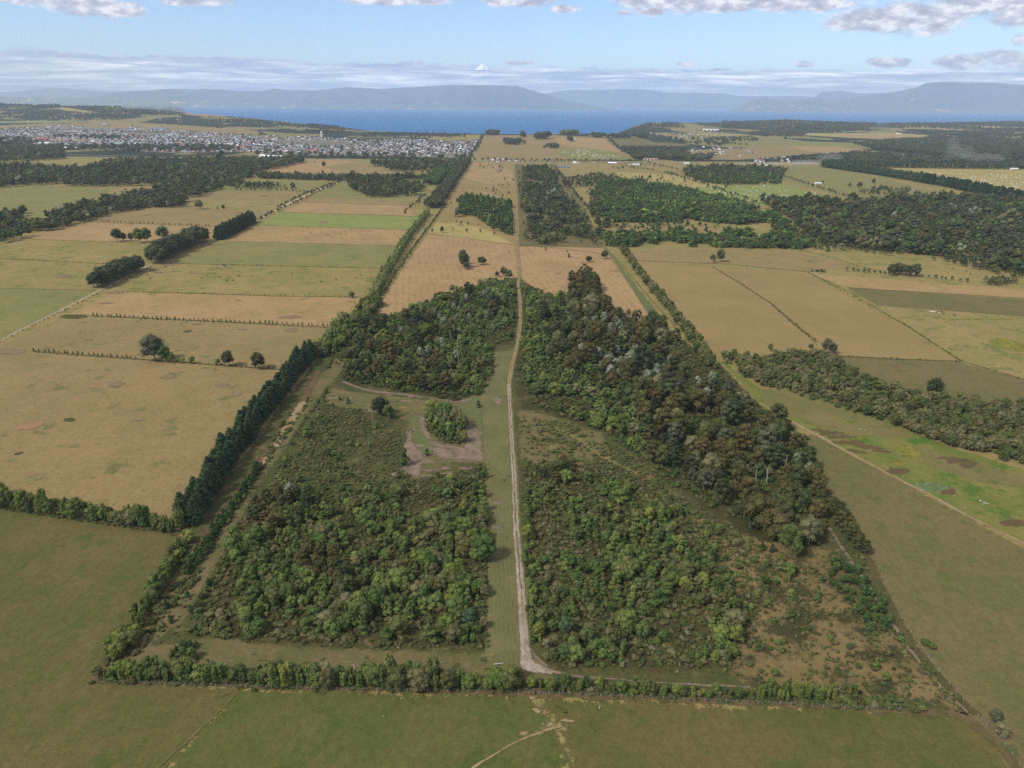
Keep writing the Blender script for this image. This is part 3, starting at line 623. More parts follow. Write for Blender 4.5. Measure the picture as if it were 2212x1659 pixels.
strip('dirt_path', [(745, 785), (690, 850), (612, 965), (545, 1060), (500, 1140), (462, 1215), (430, 1280), (385, 1340)], .9, 'verge', .7)
strip('dirt_path', [(1790, 1140), (1850, 1230), (1893, 1290), (1930, 1350), (2000, 1450), (2090, 1540)], [1.5, 2.5, 2, 1.2], 'clear', .7)
strip('gravel_road', [(1500, 780), (1480, 755), (1455, 700), (1400, 640), (1350, 580), (1310, 535), (1260, 470), (1230, 420), (1205, 380), (1196, 360)], [2.5, 3, 4, 5, 5], 'wildtan', 1)
strip('dirt_road', [(1640, 870), (1700, 905), (1760, 938), (1860, 993), (1930, 1030), (2010, 1070), (2100, 1120), (2212, 1175), (2420, 1290)], [2.2, 2.8, 2.8, 2.8], 'paleearth', .5)
TRK = [(1108, 357), (1112, 380), (1115, 404), (1117, 440), (1117, 470), (1119, 490), (1116, 536), (1121, 565), (1124, 586), (1119, 612), (1124, 653), (1124, 696), (1120, 733), (1114, 756), (1108, 780), (1103, 806), (1099, 830), (1100, 855), (1102, 894), (1107, 978), (1111, 1044), (1115, 1144), (1121, 1211), (1125, 1267), (1130, 1350), (1134, 1400), (1140, 1440)]
strip('track_verge', TRK, [5, 6, 6, 5, 5, 5, 6], 'strip', .8)
strip('gravel_track', TRK[:17], [6, 5.5, 5, 4.5, 4, 3.4, 3], 'paleearth', .4)
strip('gravel_track', TRK[16:], [2.9, 2.6, 2.7, 3.0, 3.6, 4.6], 'gravel', .55)
sheet('gravel_patch', [(1128, 1400), (1138, 1400), (1148, 1425), (1172, 1440), (1198, 1450), (1188, 1458), (1150, 1452), (1124, 1444)], 'gravel', 1.2, 2)
strip('worn_path', [(1190, 1452), (1260, 1463), (1320, 1468), (1420, 1474), (1520, 1480), (1620, 1484)], [1.6, .8, 1.3, .7, 1.1, .6], 'clear', 1.0)
strip('worn_path', [(1136, 1385), (1150, 1415), (1182, 1440)], [.6, .9, 1.2], 'clear', .4)
strip('grass_crown', TRK[:17], [1.6, 1.4, 1.1, .8, .6], 'strip', .35)
strip('grass_crown', TRK[17:], [.6, .8, .7, .9, .6, .3], 'strip', .7)
strip('farm_lane', [(-200, 850), (0, 738), (60, 706), (130, 672), (215, 628), (330, 570), (400, 540), (470, 517), (545, 482), (600, 452), (650, 427), (700, 405), (742, 391)], [4.5, 5, 5, 6, 8, 9], 'lane', .6)
strip('grass_crown', [(-200, 850), (0, 738), (60, 706), (130, 672), (215, 628), (330, 570), (400, 540), (470, 517), (540, 485)], [2.4, 1.8, 1.4], 'tangreen', .5)
strip('highway', [(-300, 322), (516, 344), (700, 345), (1040, 348), (1200, 350), (1420, 352), (1600, 356), (1790, 358)], 14, 'asphalt', .5)
for q in ([(-300, 548), (0, 558), (247, 571)], [(50, 516), (333, 526)], [(-300, 616), (0, 623), (207, 627)], [(367, 569), (825, 580)], [(487, 521), (866, 531)], [(250, 630), (430, 634), (600, 640), (780, 642)],
          [(190, 682), (460, 694), (722, 708)], [(75, 760), (380, 782), (625, 800)], [(545, 486), (884, 497)], [(609, 458), (905, 468)], [(655, 437), (889, 444)],
          [(1540, 577), (1600, 612), (1660, 652), (1720, 705), (1765, 738)], [(1748, 590), (1830, 628), (1960, 705), (2075, 780), (2212, 820), (2330, 850)], [(1795, 768), (1930, 776), (2075, 781)],
          [(1375, 563), (1575, 571), (1752, 588)], [(1830, 621), (2000, 632), (2212, 644)], [(1730, 540), (1800, 556), (1860, 576), (1905, 588)], [(924, 505), (1000, 512), (1064, 523), (1115, 530)], [(1122, 530), (1200, 535), (1300, 548)], [(190, 480), (330, 484), (463, 490)]):
    strip('field_margin', q, random.uniform(1.4, 2.4), 'margin', .9)
strip('field_margin', [(200, 1466), (400, 1474), (700, 1486), (1000, 1490), (1200, 1500), (1500, 1510), (1800, 1524), (2080, 1542), (2160, 1610), (2220, 1690)], 4.5, 'bank', 2.0)
strip('field_margin', [(-200, 1085), (0, 1098), (200, 1124), (385, 1152)], 3.5, 'fern', 1)
strip('field_margin', [(1795, 1080), (1880, 1220), (1960, 1380), (2040, 1480), (2110, 1545)], 4, 'margin', 1.4)
# gateway with worn grass and a tyre track
for i in range(34):
    u = random.random()
    if i < 14: x, y = 1150 + 38 * u + random.gauss(0, 7), 1503 + 62 * u + random.gauss(0, 5)
    else: x, y = 1120 + 112 * u, 1594 - 30 * u ** .7 + random.gauss(0, 5 * (.4 + u))
    patch(x, y, random.uniform(.5, 2.0), random.uniform(.35, 1.1), random.choice(('paleearth', 'wildtan', 'paleearth', 'verge')), 'worn_ground', .6)
strip('tyre_track', [(1215, 1568), (1170, 1580), (1120, 1600), (1070, 1628), (1010, 1665), (950, 1710)], [1.4, .9, .6, .5], 'paleearth', .5)
strip('tyre_track', [(1190, 1578), (1215, 1620), (1240, 1670), (1255, 1720)], [1.5, 1.8, 2], 'olive', .8)
strip('tyre_track', [(522, 1488), (440, 1570), (360, 1640), (290, 1700)], [.6, 1.2, .9], 'olive_r', .7)
for i in range(70):
    u = random.random(); k = random.choice((0, 0, 1, 2, 3))
    if k == 0: x, y = 320 + 760 * u, random.uniform(1412, 1446)
    elif k == 1: x, y = 330 + 330 * u, 1330 - 420 * u + random.uniform(-12, 12) - 20 * math.sin(u * 3)
    elif k == 2: x, y = random.uniform(1062, 1100), 800 + 620 * u
    else: x, y = random.uniform(720, 1030), random.uniform(845, 900)
    patch(x, y, random.uniform(.8, 3.2), random.uniform(.5, 1.6), random.choice(('wildtan', 'scrub', 'verge', 'clear')), 'bare_patch', .5)
for (x, y, w, h_, mt) in [(250, 829, 9, 9, 'brown'), (362, 815, 7, 7, 'brown'), (480, 832, 6, 7, 'brown'), (513, 853, 4, 4, 'brown'), (585, 822, 3, 3, 'brown'), (300, 908, 5, 3, 'brown'),
                          (65, 920, 10, 10, 'pinksoil'), (626, 685, 14, 10, 'brown'), (630, 713, 9, 10, 'brown'), (426, 700, 7, 6, 'brown'), (405, 716, 5, 6, 'margin'), (515, 649, 5, 4, 'brown'), (524, 712, 6, 4, 'brown'),
                          (180, 697, 5, 3, 'brown'), (190, 734, 5, 4, 'brown'), (135, 598, 13, 8, 'brown'), (250, 632, 14, 8, 'brown'), (160, 684, 22, 10, 'margin'), (345, 588, 13, 4, 'brown'), (420, 590, 14, 3, 'brown'), (370, 572, 14, 8, 'brown'),
                          (20, 760, 18, 10, 'brown'), (320, 464, 12, 8, 'brown'), (583, 441, 9, 10, 'brown'), (570, 424, 8, 12, 'margin'), (700, 480, 12, 10, 'brown'), (150, 907, 6, 4, 'margin'), (40, 980, 3, 3, 'margin'), (1740, 460, 5, 5, 'brown'), (760, 652, 6, 4, 'brown'), (230, 655, 10, 4, 'brown')]:
    patch(x, y, w * .78, h_ * .75, mt)
# ---------------------------------------------------------------- foliage building blocks
def ico():
    p = (1 + 5 ** .5) / 2
    v = np.array([(-1, p, 0), (1, p, 0), (-1, -p, 0), (1, -p, 0), (0, -1, p), (0, 1, p), (0, -1, -p), (0, 1, -p), (p, 0, -1), (p, 0, 1), (-p, 0, -1), (-p, 0, 1)], float)
    f = np.array([(0, 11, 5), (0, 5, 1), (0, 1, 7), (0, 7, 10), (0, 10, 11), (1, 5, 9), (5, 11, 4), (11, 10, 2), (10, 7, 6), (7, 1, 8), (3, 9, 4), (3, 4, 2), (3, 2, 6), (3, 6, 8), (3, 8, 9), (4, 9, 5), (2, 4, 11), (6, 2, 10), (8, 6, 7), (9, 8, 1)])
    return v / np.linalg.norm(v, axis=1)[:, None], f
IV, IF = ico()
class Raw:
    """triangles with a material slot, a tint and a hue shift"""
    def __init__(s): s.V = []; s.F = []; s.T = []; s.M = []; s.n = 0
    def add(s, V, F, tint=1.0, mi=0):
        V = np.asarray(V, float); F = np.asarray(F, int)
        s.V.append(V); s.F.append(F + s.n); s.n += len(V)
        s.T.append(np.full(len(F), tint) if np.isscalar(tint) else np.asarray(tint)); s.M.append(np.full(len(F), mi))
    def tube(s, p, r, k=5, mi=0, tint=1.0):
        p = np.asarray(p, float); n = len(p); V = []
        for i in range(n):
            d = p[min(i + 1, n - 1)] - p[max(i - 1, 0)]; d /= np.linalg.norm(d) + 1e-9
            a = np.cross(d, (0, 1, .1)); a /= np.linalg.norm(a) + 1e-9; b = np.cross(d, a)
            for j in range(k):
                t_ = j / k * 6.2832; V.append(p[i] + r[i] * (a * math.cos(t_) + b * math.sin(t_)))
        F = []
        for i in range(n - 1):
            for j in range(k):
                a, b, c, d = i * k + j, i * k + (j + 1) % k, (i + 1) * k + (j + 1) % k, (i + 1) * k + j
                F += [(a, b, c), (a, c, d)]
        s.add(V, F, tint, mi)
    def get(s): return np.concatenate(s.V), np.concatenate(s.F), np.concatenate(s.T), np.concatenate(s.M)
def lobe(raw, c, r, ncard, cs, rng, elong=1.0, droop=0.0, quad=True, core=.84, tint=1.0, up=.25, jit=.55):
    """one leafy clump: an opaque lumpy heart and leaf sprays standing off it in all directions"""
    c = np.array(c, float); r = np.array(r, float)
    if core:
        k = core * (1 + (rng.random(12) - .5) * .3)
        raw.add(c + IV * k[:, None] * r, IF, tint * .92)
    i = np.arange(ncard) + .5; ph = np.arccos(1 - 2 * i / ncard); th = 3.88322 * i + rng.random() * 6
    d = np.stack([np.cos(th) * np.sin(ph), np.sin(th) * np.sin(ph), np.cos(ph)], 1)
    d = d + rng.normal(0, .18, d.shape); d /= np.linalg.norm(d, axis=1)[:, None]
    keep = d[:, 2] > -.75; d = d[keep]; n = len(d)
    P = c + d * r * (.82 + rng.random(n) * .34)[:, None]
    N = d + rng.normal(0, jit, d.shape) + np.array([0, 0, up]); N /= np.linalg.norm(N, axis=1)[:, None]
    ref = np.tile(np.array([0, 0, 1.0]), (n, 1)) if droop else rng.normal(0, 1, d.shape)
    A = np.cross(N, ref); A /= np.linalg.norm(A, axis=1)[:, None] + 1e-9; B = np.cross(A, N)
    s_ = cs * (.55 + rng.random(n) * .8); w = s_[:, None] * A * .5; h = s_[:, None] * B * .5 * elong
    j = rng.uniform(.6, 1.3, (n, 4, 1))
    if quad:
        Q = np.stack([P - w * j[:, 0] - h * .35, P - h * j[:, 1], P + w * j[:, 2] + h * .2, P + h * j[:, 3]], 1)
        Q[:, 1] -= N * s_[:, None] * .18; Q[:, 3] -= N * s_[:, None] * .18
        F = np.arange(n)[:, None] * 4; F = np.concatenate([F + [0, 1, 2], F + [0, 2, 3]])
        tt_ = tint * (1 + (rng.random(n) - .5) * .5); raw.add(Q.reshape(-1, 3), F, np.concatenate([tt_, tt_]))
    else:
        Q = np.stack([P - w * j[:, 0] - h * .6, P + w * j[:, 2] - h * .4, P + h * j[:, 3]], 1)
        raw.add(Q.reshape(-1, 3), np.arange(n * 3).reshape(-1, 3), tint * (1 + (rng.random(n) - .5) * .5))
def trunk(raw, h, r, rng, limbs=4, hh=.7, spread=.25, mi=1):
    k = 5; p = [np.array([0, 0, -.3])]
    for i in range(k): p.append(np.array([rng.normal(0, .02) * h, rng.normal(0, .02) * h, h * hh * (i + 1) / k]))
    raw.tube(p, [r * 1.3] + [r * (1 - .14 * i) for i in range(k)], 6, mi)
    for i in range(limbs):
        a = rng.random() * 6.28; z0 = h * hh * rng.uniform(.35, .8); L = h * spread * rng.uniform(.7, 1.2)
        q = [(0, 0, z0), (math.cos(a) * L * .5, math.sin(a) * L * .5, z0 + L * .45), (math.cos(a) * L, math.sin(a) * L, z0 + L * .8)]
        raw.tube(q, [r * .55, r * .35, r * .12], 4, mi)
# lod 0 near, 1 middle distance, 2 far
def tree_round(rng, lod, H=9, Wd=7, lobes=11, base=.22, cs=.5):
    raw = Raw(); tr = Raw(); q = lod == 0; n = [70, 22, 9][lod]; cs = cs * [1, 1.7, 2.8][lod]; lobes = [lobes, max(5, lobes * 2 // 3), 4][lod]
    for i in range(lobes):
        f = (i + .5) / lobes; z = H * (base + (1 - base) * (.12 + .72 * f)); rr = Wd / 2 * (.62 * math.sqrt(max(0, 1 - (2 * f - .85) ** 2 * .8)))
        a = i * 2.4 + rng.random(); s_ = Wd * rng.uniform(.21, .30) * (1.25 if lod == 2 else 1)
        lobe(raw, (rr * math.cos(a), rr * math.sin(a), z), (s_, s_, s_ * rng.uniform(.75, 1.0)), n, cs, rng, quad=q, tint=rng.uniform(.82, 1.18))
    trunk(tr, H, H * .022, rng, [5, 2, 0][lod]); return raw, tr
def tree_broad(rng, lod, H=18, Wd=13):
    """big dark native tree: layered, flat-topped plates of foliage with gaps between them"""
    raw = Raw(); tr = Raw(); q = lod == 0; n = [46, 16, 7][lod]; cs = [.85, 1.5, 2.8][lod]; L = [22, 13, 6][lod]
    for i in range(L):
        f = (i + .5) / L; z = H * (.28 + .66 * f); rad = Wd / 2 * (.28 + .62 * math.sin(min(1, (1.08 - f) * 1.25) * 1.57)) * rng.uniform(.6, 1.05)
        a = i * 2.4 + rng.random() * .8; s_ = Wd * rng.uniform(.13, .2) * (1.5 if lod == 2 else 1.05)
        rr = rad * (.85 if i < L - 1 else .1)
        lobe(raw, (rr * math.cos(a), rr * math.sin(a), z + rng.normal(0, .4)), (s_, s_, s_ * rng.uniform(.45, .7)), n, cs, rng, quad=q, tint=rng.uniform(.75, 1.22), up=.5)
    trunk(tr, H, H * .022, rng, [7, 3, 0][lod], .85, .3); return raw, tr
def tree_young(rng, lod, H=6, Wd=3.4):
    """young slender tree: soft pointed plume, drooping sprays"""
    raw = Raw(); tr = Raw(); q = lod == 0; n = [44, 16, 7][lod]; cs = [.42, .75, 1.3][lod]; L = [6, 5, 3][lod]; off = rng.normal(0, .14, 2)
    for i in range(L):
        f = (i + .5) / L; z = H * (.1 + .84 * f); s_ = Wd / 2 * (.62 * (1 - f ** 2.2) + .26) * rng.uniform(.8, 1.1)
        a = i * 2.4 + rng.random() * 2; rr = s_ * .55
        lobe(raw, (rr * math.cos(a) + off[0] * f * 2, rr * math.sin(a) + off[1] * f * 2, z), (s_, s_, H / L * .72), n, cs, rng, elong=1.7, droop=1, quad=q, tint=rng.uniform(.85, 1.15), up=.1)
    trunk(tr, H, H * .018, rng, 0, .8); return raw, tr
def tree_column(rng, lod, H=10, Wd=5):
    """hedge tree: several upright plumes side by side"""
    raw = Raw(); tr = Raw(); q = lod == 0; n = [50, 18, 8][lod]; cs = [.5, .9, 1.6][lod]; P = [5, 4, 2][lod]
    for p_ in range(P):
        a = p_ * 2.4 + rng.random(); rr = Wd * .28 * math.sqrt(p_ / P + .1); hh = H * rng.uniform(.72, 1.02)
        for i in range(3):
            f = (i + .6) / 3; s_ = Wd * .24 * (1.05 - .45 * f) * rng.uniform(.9, 1.15)
            lobe(raw, (rr * math.cos(a) * (1 + f * .2), rr * math.sin(a) * (1 + f * .2), hh * (.08 + .8 * f)), (s_, s_, hh * .2), n, cs, rng, elong=1.8, droop=1, quad=q, tint=rng.uniform(.85, 1.15), up=.1)
    for k in range(3): tr.tube([(rng.normal(0, .3), rng.normal(0, .3), -.2), (rng.normal(0, .8), rng.normal(0, .8), H * .45), (rng.normal(0, 1), rng.normal(0, 1), H * .75)], [.16, .11, .04], 4, 1)
    return raw, tr
def tree_cypress(rng, lod, H=19, Wd=11):
    """broad dark conifer: tiers of outswept boughs ending in raised sprays"""
    raw = Raw(); tr = Raw(); q = lod == 0; tiers = [13, 8, 4][lod]; cs = [.8, 1.3, 2.4][lod]
    lobe(raw, (0, 0, H * .42), (Wd * .27, Wd * .27, H * .40), [60, 26, 10][lod], cs * 1.3, rng, quad=q, tint=.75)
    for i in range(tiers):
        f = (i + .3) / tiers; z = H * (.06 + .88 * f); R_ = Wd / 2 * (1 - f ** 1.5 * .93) * rng.uniform(.88, 1.08); nb = max(3, int([11, 7, 4][lod] * (1 - .55 * f)))
        for b_ in range(nb):
            a = b_ / nb * 6.283 + i * .9 + rng.normal(0, .15); Rb = R_ * rng.uniform(.8, 1.15); ca, sa = math.cos(a), math.sin(a)
            k = [5, 2, 1][lod]
            for j in range(k):
                g_ = .45 + .55 * (j + 1) / k; c = np.array((ca * Rb * g_, sa * Rb * g_, z + Rb * .16 * g_ - .1 * H / tiers))
                s_ = Rb * .22 * (1.15 - .4 * g_) + .35
                m_ = [9, 9, 7][lod]; Pp = c + rng.normal(0, 1, (m_, 3)) * (s_ * .55, s_ * .55, s_ * .25)
                out = np.array([ca, sa, .45]); T_ = out + rng.normal(0, .45, (m_, 3)); T_ /= np.linalg.norm(T_, axis=1)[:, None]
                Sd = np.cross(T_, (0, 0, 1)) + rng.normal(0, .3, (m_, 3)); Sd /= np.linalg.norm(Sd, axis=1)[:, None]
                ln = cs * rng.uniform(1.0, 2.0, (m_, 1)); wd = cs * rng.uniform(.22, .5, (m_, 1))
                Q = np.stack([Pp - Sd * wd - T_ * ln * .4, Pp + Sd * wd - T_ * ln * .4, Pp + T_ * ln * .6], 1)
                raw.add(Q.reshape(-1, 3), np.arange(m_ * 3).reshape(-1, 3), rng.uniform(.7, 1.3) * (1 + (rng.random(m_) - .5) * .5))
    trunk(tr, H, H * .02, rng, 0, .9); return raw, tr
def tree_poplar(rng, lod, H=15, Wd=6):
    raw = Raw(); tr = Raw(); q = lod == 0; L = [9, 7, 4][lod]
    for i in range(L):
        f = (i + .5) / L; z = H * (.1 + .84 * f); s_ = Wd * .30 * (1.1 - .6 * abs(f - .35)) * rng.uniform(.85, 1.15); a = i * 2.4; rr = Wd * .14
        lobe(raw, (rr * math.cos(a), rr * math.sin(a), z), (s_, s_, H / L * .85), [60, 22, 9][lod], [.55, 1, 1.9][lod], rng, elong=1.5, droop=1, quad=q, tint=rng.uniform(.9, 1.12))
    trunk(tr, H, .25, rng, 0, .85); return raw, tr
def tree_bush(rng, lod, H=1.8, Wd=3):
    raw = Raw(); tr = Raw(); q = lod == 0; L = [5, 4, 2][lod]
    for i in range(L):
        a = i * 2.4 + rng.random(); rr = Wd * .28 * math.sqrt(i / L); s_ = Wd * rng.uniform(.24, .34) * (1.2 if lod == 2 else 1)
        lobe(raw, (rr * math.cos(a), rr * math.sin(a), H * rng.uniform(.3, .5)), (s_, s_, H * rng.uniform(.35, .55)), [30, 14, 7][lod], [.38, .6, 1.0][lod], rng, quad=q, tint=rng.uniform(.85, 1.15), up=.4)
    tr.tube([(0, 0, -.2), (.05, 0, H * .5)], [.07, .04], 4, 1); return raw, tr
def tree_dead(rng, lod, H=11, Wd=4):
    raw = Raw(); tr = Raw(); p = [(0, 0, -.3), (rng.normal(0, .3), 0, H * .4), (rng.normal(0, .5), rng.normal(0, .4), H * .75), (rng.normal(0, .7), 0, H)]
    tr.tube(p, [.3, .22, .14, .04], 5, 1)
    for i in range(9):
        z = H * rng.uniform(.35, .95); a = rng.random() * 6.28; L = Wd * .5 * rng.uniform(.5, 1.1)
        raw.tube([(0, 0, z), (math.cos(a) * L * .5, math.sin(a) * L * .5, z + L * .5), (math.cos(a) * L, math.sin(a) * L, z + L * 1.1)], [.1, .06, .02], 3, 0)
    return raw, tr
BUILD = {'round': tree_round, 'broad': tree_broad, 'young': tree_young, 'column': tree_column, 'cypress': tree_cypress, 'poplar': tree_poplar, 'bush': tree_bush, 'dead': tree_dead}
REFH = {'round': 9, 'broad': 18, 'young': 6, 'column': 10, 'cypress': 19, 'poplar': 15, 'bush': 1.8, 'dead': 11}
PROTO = {}
def protos(shape, lod, k=None):
    key = (shape, lod)
    if key not in PROTO:
        rng = np.random.default_rng(sum(map(ord, shape)) * 7 + lod)
        PROTO[key] = [tuple(r.get() if r.n else None for r in BUILD[shape](rng, lod)) for _ in range(k or [6, 4, 3][lod])]
    return PROTO[key]
MESHC = {}
def proto_mesh(shape, i, leaf, pale=False):
    key = (shape, i, leaf)
    if key not in MESHC:
        cr, tr = protos(shape, 0)[i]
        mt = PALETRUNK if pale else TRUNK
        MESHC[key] = (mk_mesh('crown', cr[0], cr[1], [ML[leaf]], None, cr[2]) if cr else None,
                      mk_mesh('trunk', tr[0], tr[1], [mt], None) if tr else None)
    return MESHC[key]
KIND = {}   # kind -> list of placements (x, y, height, shape, leaf, label, group)
CORR = []
for q, w_ in ((TRK, 5.5), ([(1140, 1430), (1200, 1455), (1320, 1468), (1620, 1484)], 2.5), ([(745, 785), (690, 850), (612, 965), (545, 1060), (500, 1140), (462, 1215), (430, 1280)], 2.5)):
    w = G([p[0] for p in q], [p[1] for p in q]); CORR += [(w[i], w[i + 1], w_) for i in range(len(w) - 1)]
MIXES = {
 'hedge': [('column', 'hedge', 'olive green plumed', 4), ('round', 'hedge', 'yellow-green round', 3), ('column', 'young', 'mid-green plumed', 3), ('round', 'bush', 'dark green round', 3), ('bush', 'bush', 'low dark', 1.5), ('young', 'young', 'slim green', 1.5)],
 'thicket': [('young', 'young', 'slim green', 5), ('round', 'young', 'round-headed green', 4), ('round', 'bush', 'dark round', 2.5), ('round', 'hedge', 'light olive round', 1.2), ('column', 'young', 'plumed green', 1.5), ('bush', 'bush', 'low spreading', 2)],
 'wood': [('broad', 'broad', 'brownish dark spreading', 5), ('round', 'broad', 'olive dark round', 2.5), ('round', 'bush', 'green round', 2), ('broad', 'dark', 'deep green spreading', 3)],
 'massdark': [('broad', 'dark', '', 5), ('round', 'dark', '', 3), ('round', 'bush', '', 2.5), ('round', 'plant', '', 1.5), ('broad', 'broad', '', 2), ('round', 'silver', '', .12)],
 'massgreen': [('young', 'plant', '', 5), ('round', 'plant', '', 3), ('round', 'dark', '', 1.5), ('young', 'plantlight', '', .8)],
}
def putmix(kind, pts, hrange, mixname, label, group, cat='tree', wide=1.0, hvar=.35):
    L = KIND.setdefault(kind, []); mx = MIXES[mixname]; ws = [m_[3] for m_ in mx]
    hn = fbm(pts[:, 0] / 14, pts[:, 1] / 14, 2, 66) - .5; sn = fbm(pts[:, 0] / 22 + 40, pts[:, 1] / 22, 2, 91)
    for p, a, b in zip(pts, hn, sn):
        # neighbours tend to be of one species
        u = (b - .25) * 2 * sum(ws) * .9 + random.uniform(-.35, .35) * sum(ws); u = u % sum(ws); k = 0
        while u > ws[k] and k < len(ws) - 1: u -= ws[k]; k += 1
        shp, leaf, adj, _ = mx[k]; h_ = random.uniform(*hrange) * (1 + a * 1.2) * (random.uniform(1.1, 1.5) if random.random() < .07 else 1)
        if shp == 'bush' and hrange[1] > 3: h_ = min(h_ * .45, 3.2)
        wd = wide * random.uniform(.85, 1.2) * (.9 if shp in ('round', 'column') else 1)
        L.append(dict(x=float(p[0]), y=float(p[1]), h=h_, shape=shp, leaf=leaf, label=(adj + ' ' + label) if label else '', group=(group + ', ' + adj) if group else '', cat=cat, wide=wd))
def put(kind, pts, hrange, shape, leaf, label, group, cat='tree', wide=1.0):
    mixed = 1 if kind == 'young_tree' and shape == 'young' else 0
    L = KIND.setdefault(kind, [])
    for p in pts:
        hv = random.uniform(*hrange) * (1 + .5 * (float(fbm(np.array(p[0] / 9.0), np.array(p[1] / 9.0), 2, 66)) - .5) * mixed)
        L.append(dict(x=float(p[0]), y=float(p[1]), h=hv, shape=('round' if mixed and random.random() < .42 else shape), leaf=leaf, label=label, group=group, cat=cat, wide=wide))
def scatter(poly, gap, keep=1.0, noise=None, seed=1, world=None):
    """jittered hex spacing over a ground polygon given by photo points"""
    W_ = world if world is not None else G([p[0] for p in poly], [p[1] for p in poly])
    x0, y0 = W_.min(0); x1, y1 = W_.max(0); rng = np.random.default_rng(seed)
    nx = int((x1 - x0) / gap) + 2; ny = int((y1 - y0) / (gap * .87)) + 2
    i, j = np.meshgrid(np.arange(nx), np.arange(ny)); x = x0 + (i + .5 * (j % 2)) * gap; y = y0 + j * gap * .87
    x = (x + rng.uniform(-.45, .45, x.shape) * gap).ravel(); y = (y + rng.uniform(-.45, .45, y.shape) * gap).ravel()
    m_ = inpoly(x, y, W_) & (rng.random(x.shape) < keep)
    if noise: sc_, th = noise; m_ &= fbm(x / sc_, y / sc_, 3, seed) > th
    P = np.stack([x[m_], y[m_]], 1); out = np.ones(len(P), bool)
    for a, b, w_ in CORR:
        d = b - a; k = np.clip(((P - a) @ d) / (d @ d), 0, 1); out &= np.linalg.norm(P - a - k[:, None] * d, axis=1) > w_
    return P[out]
def row(pts, gap, wob=.5, seed=1, rows=1, width=0):
    w = G([p[0] for p in pts], [p[1] for p in pts]); rng = np.random.default_rng(seed); out = []
    for r_ in range(rows):
        for i in range(len(w) - 1):
            d = w[i + 1] - w[i]; L = np.linalg.norm(d); k = max(1, int(round(L / gap))); n_ = np.array([-d[1], d[0]]) / L
            for j in range(k):
                out.append(w[i] + d * (j + rng.uniform(-.25, .25) + .5 * (r_ % 2)) / k + n_ * (rng.normal(0, wob) + width * (r_ - (rows - 1) / 2)))
    return np.array(out)
def at(*pts): return G([p[0] for p in pts], [p[1] for p in pts])
def near(d, a, b): return a + (b - a) * d

# ================= planting =================
# dark conifer windbreak along the ditch
put('cypress_tree', row([(405, 1128), (470, 1030), (560, 905), (655, 788), (676, 768)], 5.6, .8, 3, 2, 5.5), (13.5, 21), 'cypress', 'cypress',
    'dark blue-green conifer in the dense windbreak beside the reddish ditch', 'conifers of the windbreak by the ditch', wide=.95)
put('cypress_tree', row([(473, 518), (545, 480)], 8, .8, 4, 2, 9), (22, 27), 'cypress', 'cypress', 'dark conifer in the block by the pale farm lane', 'conifers in the block by the farm lane')
put('cypress_tree', row([(1782, 361), (1900, 378), (2050, 403), (2212, 438), (2300, 455)], 9, 1.5, 5, 3, 11), (25, 33), 'cypress', 'cypress', 'dark conifer of the long belt slanting past the hay field', 'conifers of the slanting belt', wide=1.1)
put('cypress_tree', row([(1782, 357), (1900, 362), (2050, 364), (2230, 366)], 12, 1.5, 6, 2, 12), (27, 35), 'cypress', 'cypress', 'dark conifer of the straight belt behind the yellow hay field', 'conifers of the straight belt')
# bottom hedge
HB = 'trees of the hedge at the near end of the plot'
putmix('hedge_tree', row([(215, 1460), (400, 1464), (620, 1472), (800, 1478), (1000, 1482), (1120, 1484)], 3.4, .9, 11, 2, 2.6), (6, 9), 'hedge', 'tree in the near hedge left of the gravel track', 'near hedge, left', wide=1.1)
putmix('hedge_tree', row([(1150, 1482), (1300, 1490), (1470, 1497), (1640, 1504), (1780, 1512)], 3.9, 1.0, 12, 2, 2.4), (3.8, 6.6), 'hedge', 'tree in the near hedge right of the gravel track', 'near hedge, right', wide=1.05)
put('hedge_tree', row([(1640, 1500), (1800, 1508), (1860, 1512)], 3.4, .6, 13), (6.5, 9), 'column', 'hedge', 'tall grey-green tree in the right part of the near hedge', 'tall hedge trees at the near end, right')
put('bush', row([(1780, 1512), (1900, 1520), (2000, 1528)], 2.6, .8, 14, 2, 2), (1.6, 3.2), 'bush', 'bush', 'dark bush at the thin right end of the near hedge', 'bushes at the right end of the near hedge', 'bush')
# hedge between left fields
putmix('hedge_tree', row([(-120, 1070), (0, 1090), (200, 1118), (390, 1148)], 4.2, 1.0, 15, 2, 3), (7, 11), 'hedge', 'tree in the hedge between the tan and olive fields', 'hedge between the two left fields', wide=1)
putmix('hedge_tree', row([(405, 1160), (360, 1235), (310, 1320), (300, 1345)], 4.3, 1.2, 16, 2, 3), (5, 8.5), 'hedge', 'tree in the hedge along the left side ditch', 'hedge along the left ditch', wide=1)
put('hedge_tree', row([(285, 1375), (255, 1410), (235, 1430)], 3.2, 1.2, 17, 2, 3.5), (5.5, 8.5), 'round', 'hedge', 'yellowish tree at the lower left corner of the plot', 'trees at the lower left corner')
put('young_pine', row([(560, 1010), (520, 1072), (480, 1130), (440, 1190), (405, 1245)], 2.4, .9, 18, 2, 2.4), (3.5, 6), 'young', 'plant', 'small dark green tree in the planted row beside the left path', 'planted row beside the left path')
put('young_pine', at((395, 1270), (405, 1290), (380, 1310), (362, 1315), (452, 1265), (448, 1280), (370, 1345), (415, 1325)), (3.5, 5.5), 'young', 'plant', 'small dark green tree standing free by the lower left path', 'free-standing small trees by the lower left path')
put('young_pine', at((700, 868), (660, 905), (640, 940), (705, 850), (720, 880), (735, 865), (752, 872)), (3, 6), 'young', 'plant', 'small dark green tree beside the upper left path', 'free-standing small trees by the upper left path')
